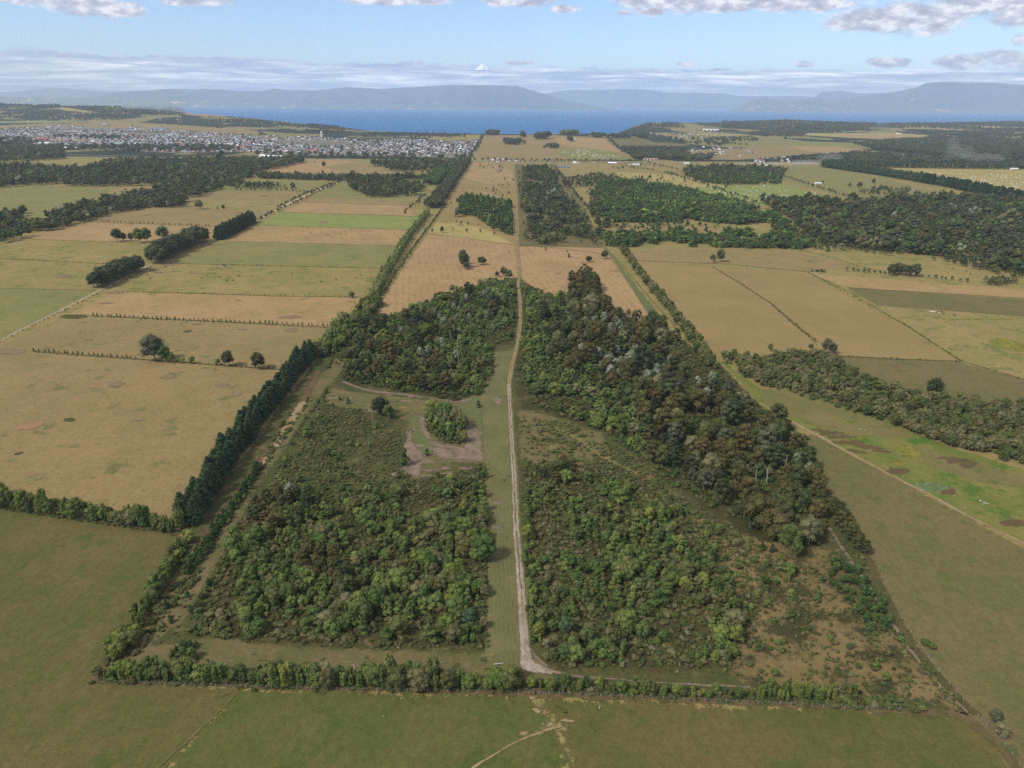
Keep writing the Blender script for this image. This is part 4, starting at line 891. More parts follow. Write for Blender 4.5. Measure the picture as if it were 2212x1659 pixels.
# hedge going away on the left boundary
put('poplar_tree', row([(690, 770), (705, 745), (725, 715), (745, 690)], 6, .8, 19, 2, 4), (9, 13), 'poplar', 'poplar', 'yellow-green poplar just beyond the conifer windbreak', 'poplars just beyond the windbreak')
put('poplar_tree', row([(800, 660), (825, 610), (860, 550), (890, 505), (925, 462)], 5, 1.2, 20, 2, 5), (10, 15), 'poplar', 'poplar', 'pale grey-green poplar in the long row left of the stubble fields', 'poplars in the long row by the stubble fields')
putmix('hedge_tree', row([(690, 772), (735, 735), (770, 695), (812, 652)], 5, 1.6, 21, 4, 5), (7, 12), 'hedge', 'tree in the hedge beyond the windbreak', 'hedge beyond the windbreak', wide=1.1)
put('hedge_tree', row([(815, 655), (850, 600), (895, 535), (935, 480), (965, 440)], 7, 1.0, 22, 1), (3.5, 6), 'round', 'bush', 'low dark tree in the thin hedge edging the stubble field', 'low trees along the stubble field edge')
put('woodland_tree', row([(935, 450), (960, 415), (985, 380), (1005, 355), (1010, 347)], 9, 3, 23, 3, 10), (13, 20), 'round', 'dark', 'dark tree in the far belt running up to the highway', 'trees in the belt running to the highway')
put('poplar_tree', row([(935, 400), (945, 385), (960, 372)], 10, 5, 24, 3, 14), (16, 22), 'round', 'plant', 'pale green rounded tree in the clump left of the far belt', 'pale clump left of the far belt')
# row plants between left fields
put('sapling', row([(203, 681), (300, 687), (460, 694), (600, 700), (720, 706)], 5.4, .3, 25), (2.4, 4), 'young', 'bush', 'dark sapling in the upper planted row across the dry fields', 'saplings of the upper planted row')
put('sapling', row([(75, 758), (180, 766), (305, 775)], 5.2, .3, 26), (2.2, 3.6), 'young', 'bush', 'small sapling in the lower planted row, left of the tall pine', 'saplings of the lower planted row, left')
put('sapling', row([(380, 783), (480, 789), (620, 799)], 6, .3, 27), (1.8, 3), 'young', 'bush', 'small sapling in the lower planted row, right of the tall pine', 'saplings of the lower planted row, right')
put('sapling', row([(220, 479), (330, 484), (462, 489)], 9, .4, 28), (3, 5), 'young', 'bush', 'dark sapling in the row below the upper left tan field', 'saplings of the far left row')
ONE = [  # single trees, each with a label of its own
 ((334, 779), 19, 'round', 'dark', 'tall_pine', 'tall dark leaning pine with a bare limb in the lower sapling row', 1.05), ((357, 782), 12, 'round', 'bush', 'tall_pine', 'dark ragged tree leaning against the tall pine', .9),
 ((371, 782), 9.5, 'round', 'hedge', 'pale_tree', 'yellow-green round tree right of the tall pine', 1), ((494, 791), 11.5, 'round', 'dark', 'round_pine', 'dark egg-shaped pine with a short trunk, left one of two in the row', .95),
 ((559, 797), 12, 'round', 'dark', 'round_pine', 'dark round-headed pine, right one of two in the row', 1), ((395, 784), 6, 'round', 'poplar', 'pale_tree', 'small pale willow second right of the tall pine', 1),
 ((415, 785), 7, 'round', 'poplar', 'pale_tree', 'pale yellow-green willow between pine and round tree', 1.1), ((470, 789), 7, 'round', 'poplar', 'pale_tree', 'pale willow just left of the egg-shaped pine', 1),
 ((632, 800), 9, 'round', 'poplar', 'pale_tree', 'pale yellow willow beside the top of the windbreak', 1.3), ((760, 643), 6, 'round', 'bush', 'field_tree', 'small dark round tree at the right end of a dry field margin', 1.2),
 ((1004, 578), 16, 'round', 'dark', 'field_tree', 'tallest dark tree of the clump in the left stubble field', .9), ((1001, 571), 17, 'round', 'dark', 'field_tree', 'dark tree behind the tallest one in the left stubble field', .8), ((1008, 582), 8, 'round', 'dark', 'field_tree', 'lowest spreading tree at the foot of the stubble field clump', 1.3),
 ((1040, 572), 9.5, 'round', 'dark', 'field_tree', 'dark domed tree standing right of the stubble field clump', 1.4), ((1100, 603), 10, 'round', 'dark', 'field_tree', 'dark egg-shaped tree pair beside the track bend, right one', 1), ((1088, 596), 10, 'round', 'dark', 'field_tree', 'dark egg-shaped tree beside the track bend, left one', 1), ((1074, 598), 6, 'round', 'dark', 'field_tree', 'small dark tree left of the track bend pair', 1),
 ((1306, 559), 10, 'round', 'dark', 'field_tree', 'dark round tree at the right corner of the right stubble field', 1.1), ((1272, 566), 7, 'round', 'dark', 'field_tree', 'low dark domed tree in the right stubble field', 1.4), ((1229, 556), 7, 'young', 'plant', 'field_tree', 'slim green tree in the upper right stubble field', 1), ((1179, 541), 5, 'young', 'plant', 'field_tree', 'slim tree on the ditch line right of the track', 1),
 ((1225, 545), 4.5, 'young', 'bush', 'field_tree', 'small dark tree on the ditch line above the right stubble field', 1), ((955, 503), 9, 'round', 'plant', 'field_tree', 'green round tree on the pale yellow stubble', .8), ((934, 504), 8, 'round', 'poplar', 'field_tree', 'pale thin tree left of the green one on pale stubble', .6), ((991, 468), 15, 'round', 'dark', 'field_tree', 'dark domed tree left of the upper left wood', 1.2), ((962, 459), 8, 'dead', 'bare', 'dead_tree', 'bare grey tree standing in the upper tan strip', 1),
 ((254, 522), 17, 'round', 'dark', 'field_tree', 'leftmost round tree of the row across the pale field', 1), ((268, 522), 12, 'round', 'dark', 'field_tree', 'small tree joined to the leftmost round tree', .8), ((284, 521), 11, 'round', 'dark', 'field_tree', 'small round tree between larger ones in the pale field', .8), ((300, 524), 19, 'round', 'hedge', 'field_tree', 'twin-headed green tree in the middle of the pale field', .9), ((317, 524), 19, 'round', 'hedge', 'field_tree', 'green tree joined to the twin-headed one on its right', .9),
 ((353, 521), 20, 'round', 'hedge', 'field_tree', 'tall yellow-green tree at the head of the lane clump', 1), ((430, 452), 16, 'round', 'bush', 'field_tree', 'lone green round tree in the upper left tan field', 1.1), ((483, 453), 8, 'round', 'dark', 'field_tree', 'small dark tree, right of the lone green tree', .9), ((470, 452), 6, 'young', 'dark', 'field_tree', 'tiny dark tree, right of the lone green tree', 1),
 ((1556, 566), 15, 'round', 'dark', 'field_tree', 'dark upright tree, the larger of two on the field corner', .85), ((1539, 567), 10, 'round', 'bush', 'field_tree', 'smaller tree left of the dark upright one', .9), ((2015, 858), 13, 'round', 'dark', 'field_tree', 'dark crooked tree standing above the right bush belt', .9), ((1788, 543), 5, 'bush', 'bush', 'field_bush', 'small bush on the meadow below the dark forest', 1), ((1798, 765), 9, 'round', 'dark', 'field_tree', 'round dark tree at the field corner beyond the bushes', .8), ((1785, 762), 11, 'round', 'dark', 'field_tree', 'round dark tree beside the smaller corner tree', .8),
 ((1663, 758), 6, 'round', 'bush', 'field_tree', 'small round tree at the lower edge of the tan field', .8), ((1750, 750), 4, 'bush', 'bush', 'field_bush', 'green bush at the end of the field ditch', .8), ((1886, 398), 13, 'round', 'dark', 'field_tree', 'round tree left of the pair in the far meadow', .8), ((1856, 406), 13, 'round', 'dark', 'field_tree', 'wide tree of the pair in the far meadow', 1.2), ((1835, 405), 12, 'round', 'bush', 'field_tree', 'thin tree of the far meadow', .7), ((1776, 397), 7, 'round', 'dark', 'field_tree', 'tree beside the white barn', 1),
 ((1648, 1188), 5, 'young', 'plant', 'field_tree', 'bright green young tree on the dry heath, left one', 1.2), ((1668, 1192), 5, 'young', 'dark', 'field_tree', 'dark young tree beside the bright one on the heath', 1.3), ((1705, 1244), 6, 'young', 'young', 'field_tree', 'bright green tree alone on the dry heath', 1.3), ((1655, 1277), 4, 'young', 'young', 'field_tree', 'little green tree in the middle of the heath', 1.2), ((2013, 1402), 3.4, 'round', 'bush', 'field_bush', 'round green bush beside the right boundary', 1.3), ((1999, 1392), 2.8, 'bush', 'bush', 'field_bush', 'dark bush behind the round green one', 1.0),
 ((2147, 1558), 6, 'round', 'dark', 'field_tree', 'dark tree at the lower right field corner', 1), ((2160, 1590), 6, 'round', 'bush', 'field_tree', 'green tree in front of the lower right dark tree', 1.1), ((873, 1006), 12, 'young', 'plant', 'field_tree', 'tall green tree at the left rim of the bare earth', .9), ((805, 918), 9, 'dead', 'bare', 'dead_tree', 'pale leafless tree on the left scrub', 1), ((823, 896), 11, 'round', 'dark', 'field_tree', 'dark round tree on the scrub above the pale dead one', 1.2), ((840, 905), 9, 'round', 'bush', 'field_tree', 'green tree right of the dark round one on the scrub', .9),
 ((946, 862), 11, 'broad', 'broad', 'field_tree', 'dark dome-shaped tree in front of the left wood', .8), ((980, 866), 6, 'round', 'plant', 'field_tree', 'green bushy tree right of the dome-shaped one', .9), ((1034, 880), 6, 'young', 'broad', 'field_tree', 'dark small tree at the edge of the grass strip', 1), ((1012, 1352), 9, 'round', 'cypress', 'field_tree', 'large blue-green bushy tree by the grass strip', 1.1), ((1222, 1367), 9, 'round', 'cypress', 'field_tree', 'large blue-green round tree right of the gravel track', 1.0),
 ((922, 985), 6, 'young', 'plant', 'field_tree', 'slender tree on the bare earth beside the grove', 1.0), ((893, 1272), 8, 'young', 'poplar', 'field_tree', 'bright yellow-green tree in the left thicket', 1.0), ((870, 1262), 10, 'round', 'hedge', 'field_tree', 'tall light green tree left of the yellow one', .8), ((848, 1155), 10, 'round', 'hedge', 'field_tree', 'tall olive tree in the middle of the left thicket', .8), ((1002, 1110), 9, 'round', 'hedge', 'field_tree', 'light olive domed tree in the left thicket by the grass strip', .8),
 ((700, 362), 18, 'round', 'dark', 'field_tree', 'lone dark tree in the far orange field left', .8), ((697, 376), 10, 'round', 'dark', 'field_tree', 'small dark tree in front of the lone far orange field tree', .8), ((755, 342), 24, 'round', 'dark', 'field_tree', 'big dark square-looking tree below the town', 1), ((1696, 303), 26, 'round', 'dark', 'field_tree', 'dark tree alone on the far green hill', 1), ((1655, 354), 16, 'round', 'dark', 'field_tree', 'dark tree by the far highway', 1)]
for (p, h_, shp, leaf, kd, lab, wd) in ONE:
    if p[1] < 1000 and shp == 'round' and 340 < p[1] and kd != 'pale_tree': h_ *= 1.32
    put(kd, at(p), (h_ * .99, h_ * 1.01), shp, leaf, lab, None, 'bush' if kd == 'field_bush' else 'tree', wd)
put('field_tree', row([(210, 622), (240, 606), (275, 592), (305, 582)], 8, 1.0, 29, 2, 9), (18, 24), 'round', 'dark', 'dark round tree in the nearer clump along the farm lane', 'nearer clump along the farm lane')
put('field_tree', row([(335, 570), (370, 550), (410, 532), (440, 520)], 9, 1.5, 30, 2, 12), (20, 29), 'round', 'dark', 'dark round tree in the farther clump along the farm lane', 'farther clump along the farm lane')
put('sapling', row([(600, 447), (650, 422), (700, 402), (738, 388)], 16, 2, 31), (3, 6), 'bush', 'bush', 'low bush on the verge of the pale lane', 'bushes on the lane verge', 'bush')
# ---- woods on the plot
BR = 'brownish dark spreading tree in the wood right of the track'
putmix('native_tree', scatter([(1165, 668), (1240, 655), (1300, 662), (1380, 696), (1440, 716), (1480, 760), (1540, 840), (1700, 940), (1765, 1010), (1785, 1080), (1775, 1165), (1720, 1212), (1620, 1140), (1500, 1050), (1400, 1000), (1390, 930), (1290, 850), (1200, 800)], 10.5, .82, (40, .36), 41), (10, 18), 'wood', 'tree in the wood right of the track', 'right wood', wide=.95)
put('native_tree', scatter([(1230, 620), (1265, 590), (1295, 620), (1290, 660), (1240, 670)], 11, .9, None, 42), (15, 21), 'broad', 'broad', 'dark tall tree in the clump jutting into the right stubble field', 'clump jutting into the right stubble field')
putmix('native_tree', scatter([(740, 790), (790, 720), (850, 690), (930, 660), (1040, 640), (1090, 640), (1050, 720), (960, 760), (850, 780)], 13, .62, (45, .42), 43), (9, 16), 'wood', 'tree in the back half of the left wood', 'left wood, back')
putmix('native_tree', scatter([(735, 815), (800, 780), (900, 780), (1000, 780), (1050, 790), (1030, 850), (960, 855), (850, 838), (750, 822)], 9, .7, (35, .4), 44), (8, 14), 'wood', 'tree in the front half of the left wood', 'left wood, front')
put('native_tree', scatter([(540, 1110), (590, 1060), (680, 1075), (700, 1120), (640, 1150), (560, 1150)], 8.5, .75, None, 45), (8.5, 12), 'broad', 'broad', 'brown-green rounded tree at the upper left corner of the left thicket', 'brownish trees at the corner of the thicket')
put('native_tree', scatter([(620, 1230), (680, 1180), (760, 1230), (740, 1270), (650, 1270)], 6.5, .8, None, 46), (7, 10), 'broad', 'broad', 'rusty brown tree in the middle of the left thicket', 'rusty brown trees in the left thicket')
put('native_tree', scatter([(1165, 1030), (1220, 990), (1250, 1030), (1200, 1050)], 8, .8, None, 47), (8, 12), 'broad', 'broad', 'dark tree above the right thicket beside the track', 'dark trees above the right thicket')
put('native_tree', row([(1800, 1110), (1830, 1150), (1865, 1200)], 6, 1, 48, 2, 3), (7, 11), 'broad', 'broad', 'dark tree in the strip along the right boundary path', 'dark trees along the right boundary path')
putmix('native_tree', scatter([(918, 930), (928, 905), (962, 893), (1004, 928), (1004, 955), (970, 964), (945, 950)], 4.2, .95, None, 49), (6.5, 10.5), 'thicket', 'tree in the small grove ringed by bare earth', 'grove ringed by bare earth')
SILV = 'pale silvery tree among the dark ones in the right wood'
put('silvery_tree', scatter([(1200, 680), (1330, 700), (1480, 800), (1560, 840), (1620, 900), (1500, 900), (1380, 830), (1240, 830), (1180, 740)], 12, .6, (30, .44), 51), (9, 14), 'round', 'silver', SILV, 'silvery trees of the right wood', wide=.8)
put('silvery_tree', scatter([(820, 740), (900, 670), (1060, 640), (1090, 700), (1000, 790), (860, 800)], 20, .5, None, 52), (8, 12), 'round', 'silver', 'pale silvery tree among the dark ones in the left wood', 'silvery trees of the left wood', wide=.7)
put('silvery_tree', at((1720, 1005), (1625, 1060), (1745, 1030), (628, 1075)), (9, 12), 'round', 'silver', 'pale silvery tree at the outer rim of the woods', 'silvery trees at the rim', wide=.7)
put('dead_tree', scatter([(1180, 700), (1600, 850), (1760, 1060), (1400, 950), (1150, 760)], 42, .6, None, 53), (10, 14), 'dead', 'bare', 'bare grey dead tree in the right wood', 'dead trees of the right wood')
put('dead_tree', scatter([(800, 740), (1000, 680), (1080, 700), (1040, 800), (860, 790)], 30, .6, None, 54), (9, 13), 'dead', 'bare', 'bare grey dead tree in the left wood', 'dead trees of the left wood')
put('dead_tree', at((1610, 1045), (1630, 1050), (1655, 1045)), (13, 15), 'dead', 'bare', 'tall pale bare trunk at the front of the right wood', 'tall bare trunks at the front of the right wood')
# young thickets
YR = 'bright green young tree in the thicket right of the track'
putmix('young_tree', scatter([(1135, 1130), (1160, 1060), (1260, 1030), (1370, 1060), (1460, 1100), (1540, 1180), (1575, 1260), (1600, 1330), (1590, 1430), (1480, 1440), (1180, 1430), (1150, 1360), (1140, 1250)], 3.8, .75, (20, .46), 61), (3.0, 7.6), 'thicket', 'young tree in the thicket right of the track', 'right thicket', wide=1.1)
putmix('young_tree', scatter([(480, 1230), (560, 1110), (700, 1110), (880, 1060), (1045, 1020), (1050, 1250), (1046, 1390), (900, 1390), (700, 1385), (520, 1370), (510, 1290)], 4.0, .85, (20, .42), 62), (3.0, 8.8), 'thicket', 'young tree in the thicket left of the grass strip', 'left thicket', wide=1.12)
putmix('young_tree', scatter([(1124, 616), (1162, 640), (1232, 645), (1300, 670), (1240, 700), (1190, 720), (1280, 800), (1390, 930), (1400, 1000), (1300, 930), (1190, 890), (1135, 830), (1128, 740)], 5.0, .8, (25, .35), 63), (4, 8.5), 'thicket', 'tree at the near edge of the right wood', 'near edge of the right wood', wide=1.3)
putmix('young_tree', scatter([(740, 800), (780, 718), (850, 684), (960, 640), (1060, 608), (1115, 612), (1105, 730), (1060, 745), (1065, 800), (1035, 855), (850, 840)], 5.2, .75, (25, .36), 64), (4, 8), 'thicket', 'tree between the big ones of the left wood', 'small trees of the left wood', wide=1.3)
putmix('young_tree', scatter([(1400, 1060), (1560, 1130), (1700, 1220), (1760, 1250), (1700, 1290), (1560, 1230), (1460, 1130)], 5.5, .6, (15, .45), 65), (2.6, 6), 'thicket', 'young tree on the open ground below the right wood', 'open ground below the right wood', wide=1.1)
putmix('young_tree', scatter([(650, 900), (860, 905), (870, 1030), (1040, 1010), (1040, 1040), (700, 1090), (600, 1060), (620, 960)], 5.2, .6, (15, .45), 66), (1.8, 5), 'thicket', 'young tree on the scrub left of the clearing', 'left scrub', wide=1.15)
put('young_tree', scatter([(1600, 1300), (1760, 1230), (1900, 1300), (1960, 1400), (1930, 1480), (1620, 1460)], 9.5, .6, None, 67), (2.2, 4.5), 'young', 'young', 'small green tree scattered over the dry heath', 'scattered small trees of the dry heath', wide=1.2)
put('young_tree', row([(1138, 1050), (1140, 1200), (1150, 1300), (1160, 1400)], 3, .8, 68, 2, 2), (2.4, 4.5), 'young', 'young', 'small green tree along the right edge of the gravel track', 'small trees along the track', wide=1.1)
put('young_tree', scatter([(1790, 1215), (1850, 1230), (1905, 1300), (1930, 1370), (1880, 1370), (1830, 1300), (1790, 1260)], 3.6, .85, None, 69), (3, 5.5), 'round', 'plant', 'deep green bushy tree inside the right boundary', 'green bushy trees inside the right boundary')
put('young_tree', scatter([(360, 1400), (440, 1390), (460, 1440), (380, 1445)], 3.4, .8, None, 70), (2.5, 5), 'young', 'plant', 'small dark tree behind the left end of the near hedge', 'small trees behind the near hedge')
put('young_tree', scatter([(430, 1320), (500, 1330), (500, 1380), (410, 1370)], 3, .7, None, 71), (2, 3.6), 'bush', 'bush', 'low green bushy tree at the lower left of the plot', 'low bushy trees at the lower left')
# right bush belt
put('belt_tree', scatter([(1560, 775), (1680, 768), (1780, 770), (1830, 800), (1900, 835), (2000, 860), (2212, 880), (2400, 930), (2400, 1050), (2212, 1008), (2040, 962), (1900, 908), (1750, 852), (1640, 834), (1580, 800)], 6.6, .95, (30, .28), 81), (5, 9.5), 'round', 'bush', 'dark green bushy tree in the broad belt right of the plot', 'bushy trees of the right-hand belt', wide=1.1)
put('belt_tree', row([(1345, 540), (1380, 590), (1430, 650), (1475, 705), (1500, 745), (1540, 800)], 6, 1.6, 82, 2, 4), (6, 11), 'round', 'bush', 'green tree in the hedge along the right boundary of the plot', 'hedge along the right boundary')
put('belt_tree', row([(1830, 585), (1900, 592), (1930, 594), (1980, 596), (2045, 604), (2100, 612)], 7, 2, 83), (4, 7), 'round', 'bush', 'low green tree along the creek above the olive field', 'low trees along the creek')
put('belt_tree', scatter([(2125, 608), (2190, 600), (2195, 616), (2140, 618)], 7, .95, None, 84), (6, 9), 'round', 'bush', 'green bushy tree in the clump at the right end of the creek', 'clump at the right end of the creek')
put('belt_tree', at((1925, 595), (1938, 593), (1950, 594), (1962, 596), (1976, 597)), (15, 20), 'round', 'dark', 'tall brownish tree in the tight clump beside the creek', 'tall clump beside the creek')
put('belt_tree', row([(1755, 586), (1790, 588)], 6, 1.4, 85), (3.5, 5), 'bush', 'bush', 'low bush mound on the far field margin', 'bush mounds on the far field margin', 'bush')
put('bush', scatter([(640, 868), (705, 850), (640, 935), (560, 1050), (500, 1140), (440, 1235), (350, 1370), (250, 1445), (300, 1350), (420, 1180), (560, 1000), (600, 930)], 2.6, .8, (11, .44), 160), (.8, 2.6), 'bush', 'bush', 'low bush on the rough strip between ditch and left path', 'bushes between ditch and left path', 'bush')
putmix('young_tree', scatter([(480, 1190), (520, 1120), (505, 1200), (470, 1260), (430, 1350), (400, 1370), (440, 1280)], 4.5, .7, None, 161), (2, 4.5), 'thicket', 'young tree right of the lower left path', 'right of the lower left path')
putmix('hedge_tree', row([(405, 1170), (345, 1270), (290, 1370), (235, 1440)], 4, 1.4, 162), (4, 8), 'hedge', 'tree filling the gaps of the hedge by the lower left ditch', 'gap fillers by the lower left ditch')
# undergrowth and scrub bushes: nearest become things of their own, the rest a mass
for i, (pl, gp, kp, lb, gr) in enumerate([
    ([(430, 1240), (520, 1120), (640, 1060), (700, 1080), (860, 1040), (1050, 1010), (1052, 1400), (700, 1395), (420, 1375)], 3.6, .75, 'low dark bush under the trees of the left thicket', 'bushes of the left thicket'),
    ([(1130, 990), (1400, 1030), (1500, 1100), (1620, 1200), (1620, 1440), (1180, 1440)], 3.2, .8, 'low dark bush between the young trees of the right thicket', 'bushes of the right thicket'),
    ([(640, 890), (690, 870), (860, 905), (880, 1030), (720, 1095), (580, 1060)], 2.7, .85, 'low olive bush on the open scrub left of the clearing', 'bushes of the open left scrub'),
    ([(1120, 900), (1240, 920), (1420, 1020), (1560, 1130), (1700, 1220), (1640, 1260), (1480, 1120), (1250, 1000), (1130, 980)], 4.4, .6, 'low bush on the rough ground between right wood and thicket', 'bushes below the right wood'),
    ([(1600, 1260), (1790, 1190), (1880, 1260), (1960, 1390), (2080, 1530), (1640, 1490), (1600, 1400)], 2.8, .62, 'dark heather-like bush on the dry heath at lower right', 'bushes of the dry heath'),
    ([(1790, 1100), (1870, 1210), (1950, 1370), (2100, 1545), (2070, 1540), (1900, 1330), (1800, 1190)], 3.2, .6, 'low bush along the right boundary track', 'bushes of the right boundary')]):
    P = scatter(pl, gp, kp, (12, .42) if i in (2, 4) else None, 90 + i)
    put('bush', P, (.7, 1.9) if i in (2, 4, 5) else (1.0, 2.6), 'bush', 'bush', lb, gr, 'bush')
put('undergrowth', scatter([(735, 820), (790, 715), (860, 690), (1065, 608), (1118, 615), (1112, 735), (1066, 748), (1068, 800), (1035, 858), (860, 845)], 4.2, .8, None, 97), (1.5, 3.6), 'bush', 'under', '', '', 'undergrowth')
put('undergrowth', scatter([(1125, 612), (1200, 640), (1330, 690), (1450, 720), (1560, 800), (1640, 880), (1740, 945), (1790, 1090), (1770, 1180), (1620, 1140), (1440, 1040), (1300, 930), (1150, 880), (1110, 780)], 4.2, .8, None, 98), (1.5, 3.6), 'bush', 'under', '', '', 'undergrowth')
put('undergrowth', scatter([(1560, 775), (1780, 765), (1830, 800), (2000, 860), (2400, 930), (2400, 1050), (2040, 950), (1640, 830)], 6, .9, None, 99), (1.6, 4), 'bush', 'under', '', '', 'undergrowth')
put('undergrowth', scatter([(700, 790), (745, 710), (800, 660), (825, 665), (790, 720), (720, 800)], 4, .7, None, 100), (1.5, 3.5), 'bush', 'under', '', '', 'undergrowth')
put('undergrowth', np.concatenate([row([(205, 1466), (620, 1480), (1120, 1488), (1500, 1504), (1990, 1530)], 1.6, .8, 101, 2, 2), row([(-200, 1078), (0, 1097), (390, 1152)], 2, .8, 102, 2, 2), row([(405, 1165), (300, 1350), (230, 1440)], 2, 1, 103, 2, 2)]), (.7, 1.7), 'bush', 'under', '', '', 'undergrowth')
put('undergrowth', np.concatenate([row(q, 5, .7, 104 + i_) for i_, q in enumerate([[(203, 684), (722, 709)], [(75, 761), (622, 801)], [(655, 437), (889, 444)], [(609, 458), (905, 468)], [(190, 480), (463, 490)], [(0, 558), (247, 571)], [(1540, 577), (1660, 652), (1765, 738)], [(1748, 590), (1960, 705), (2075, 780), (2300, 845)], [(1795, 768), (2075, 781)], [(1375, 563), (1575, 571), (1752, 588)], [(924, 505), (1115, 530)], [(1122, 530), (1300, 548)], [(1730, 540), (1905, 588)], [(1765, 745), (1740, 720), (1700, 690)], [(0, 740), (215, 632), (330, 575)], [(367, 569), (825, 580)], [(250, 630), (780, 642)]])]), (.5, 1.5), 'bush', 'under', '', '', 'undergrowth')
put('undergrowth', scatter([(470, 1220), (600, 1065), (700, 870), (860, 900), (880, 1040), (1050, 1005), (1054, 1405), (800, 1402), (520, 1388), (400, 1370)], 2.4, .75, (10, .45), 150), (.5, 1.5), 'bush', 'bush', '', '', 'undergrowth')
put('undergrowth', scatter([(1135, 900), (1240, 915), (1400, 1000), (1500, 1090), (1700, 1215), (1640, 1330), (1600, 1460), (1200, 1445), (1150, 1370), (1130, 1000)], 2.4, .75, (10, .45), 151), (.5, 1.5), 'bush', 'bush', '', '', 'undergrowth')
put('undergrowth', scatter([(1600, 1240), (1790, 1190), (1900, 1290), (2080, 1530), (1640, 1490)], 2.3, .6, (9, .55), 152), (.35, 1.0), 'bush', 'under', '', '', 'undergrowth')
put('undergrowth', scatter([(240, 1440), (420, 1360), (480, 1210), (400, 1250), (300, 1400)], 3, .5, None, 153), (.5, 1.3), 'bush', 'under', '', '', 'undergrowth')
# ---- woods of the middle distance (masses)
def mass(kind, poly, gap, hr, shape, leaf, seed, keep=.9, noise=None, wide=1.0):
    P = scatter(poly, gap, keep, noise or ((70, .30) if kind == 'dark_forest' else (45, .37)), seed)
    if kind == 'distant_woodland' or leaf == 'plantlight': put(kind, P, hr, shape, leaf, '', '', 'woodland', wide)
    else: putmix(kind, P, hr, 'massgreen' if leaf == 'plant' else 'massdark', '', '', 'woodland', wide)
mass('woodland', [(1128, 398), (1165, 404), (1200, 393), (1222, 430), (1262, 470), (1275, 505), (1296, 528), (1215, 524), (1190, 532), (1138, 520), (1142, 480), (1126, 450)], 8.5, (9, 15), 'round', 'dark', 201, .9, (50, .39))
mass('woodland', [(1116, 358), (1200, 358), (1300, 530), (1122, 528)], 26, (4, 10), 'round', 'dark', 229, .7)
mass('woodland', [(960, 420), (1110, 380), (1114, 525), (950, 500)], 38, (3, 9), 'round', 'dark', 230, .6)
mass('woodland', [(1240, 380), (1500, 372), (1640, 440), (1760, 520), (1330, 530)], 30, (4, 10), 'round', 'dark', 231, .6)
mass('woodland', [(985, 436), (1010, 428), (1060, 434), (1104, 445), (1106, 512), (1070, 500), (1044, 484), (1030, 468), (1000, 466)], 8.5, (9, 14), 'round', 'plant', 202)
mass('woodland', [(1128, 365), (1180, 362), (1205, 380), (1200, 398), (1130, 390)], 10, (9, 15), 'round', 'dark', 203)
mass('plantation', [(1300, 432), (1330, 420), (1380, 402), (1440, 400), (1500, 418), (1600, 440), (1680, 470), (1720, 510), (1640, 488), (1500, 480), (1400, 482), (1300, 480)], 8, (8, 13), 'young', 'plant', 204, .9, None, 1.6)
mass('plantation', [(1350, 436), (1440, 432), (1540, 440), (1640, 450), (1560, 455), (1420, 446)], 8, (9, 13), 'young', 'plantlight', 205, .8, None, 1.6)
mass('plantation', [(1290, 505), (1400, 510), (1560, 505), (1700, 510), (1760, 528), (1740, 538), (1310, 533)], 7.5, (7, 12), 'young', 'plant', 206, .92, None, 1.6)
mass('plantation', [(1300, 484), (1420, 480), (1620, 496), (1700, 506), (1500, 500), (1310, 498)], 12, (5, 9), 'young', 'plant', 207, .5, (60, .5), 1.5)
mass('woodland', [(1270, 440), (1300, 425), (1320, 470), (1310, 525), (1290, 515)], 9, (9, 13), 'round', 'dark', 208)
mass('dark_forest', [(1640, 436), (1760, 440), (1900, 436), (2040, 430), (2350, 440), (2350, 640), (2212, 596), (2100, 570), (1990, 552), (1880, 540), (1780, 532), (1730, 500), (1700, 470)], 13, (14, 20), 'broad', 'dark', 209, .95, None, 1.05)
mass('dark_forest', [(1700, 500), (1790, 500), (1900, 530), (2100, 562), (2300, 600), (2350, 650), (2200, 606), (2050, 568), (1850, 544), (1720, 536)], 10, (7, 11), 'round', 'dark', 210)
mass('woodland', [(1210, 390), (1280, 380), (1350, 385), (1340, 400), (1260, 405), (1225, 408)], 13, (9, 14), 'round', 'dark', 211, .7, (120, .45))
mass('woodland', [(1320, 390), (1400, 392), (1340, 410), (1290, 430), (1270, 425), (1290, 405)], 10, (8, 13), 'round', 'plant', 212)
mass('woodland', [(1475, 368), (1530, 362), (1700, 368), (1690, 380), (1560, 378), (1480, 382)], 12, (12, 17), 'round', 'dark', 213)
mass('plantation', [(1480, 380), (1690, 378), (1686, 398), (1560, 400), (1520, 395)], 10, (9, 14), 'round', 'plant', 214)
mass('woodland', [(750, 395), (800, 385), (905, 398), (920, 412), (890, 426), (800, 428), (760, 410)], 10, (12, 17), 'broad', 'dark', 215)
mass('woodland', [(490, 378), (740, 386), (860, 384), (940, 378), (930, 388), (740, 392), (490, 384)], 9, (12, 16), 'round', 'dark', 216, 1)
mass('woodland', [(500, 402), (560, 400), (640, 406), (632, 410), (500, 408)], 13, (10, 14), 'round', 'bush', 217, .7)
mass('woodland', [(800, 358), (860, 352), (1010, 348), (1005, 372), (930, 374), (850, 372)], 14, (14, 22), 'round', 'dark', 218, .75, (150, .42))
mass('woodland', [(240, 352), (400, 350), (560, 350), (650, 345), (655, 352), (560, 374), (480, 386), (300, 388), (180, 380)], 15, (17, 24), 'broad', 'dark', 219, .85, (170, .36))
mass('woodland', [(-200, 375), (60, 365), (220, 372), (380, 380), (500, 384), (400, 400), (330, 402), (200, 405), (60, 402), (-200, 420)], 16, (16, 24), 'broad', 'dark', 220, .8, (160, .42))
mass('woodland', [(-200, 340), (130, 332), (140, 344), (0, 352), (-200, 366)], 17, (18, 24), 'broad', 'dark', 221)
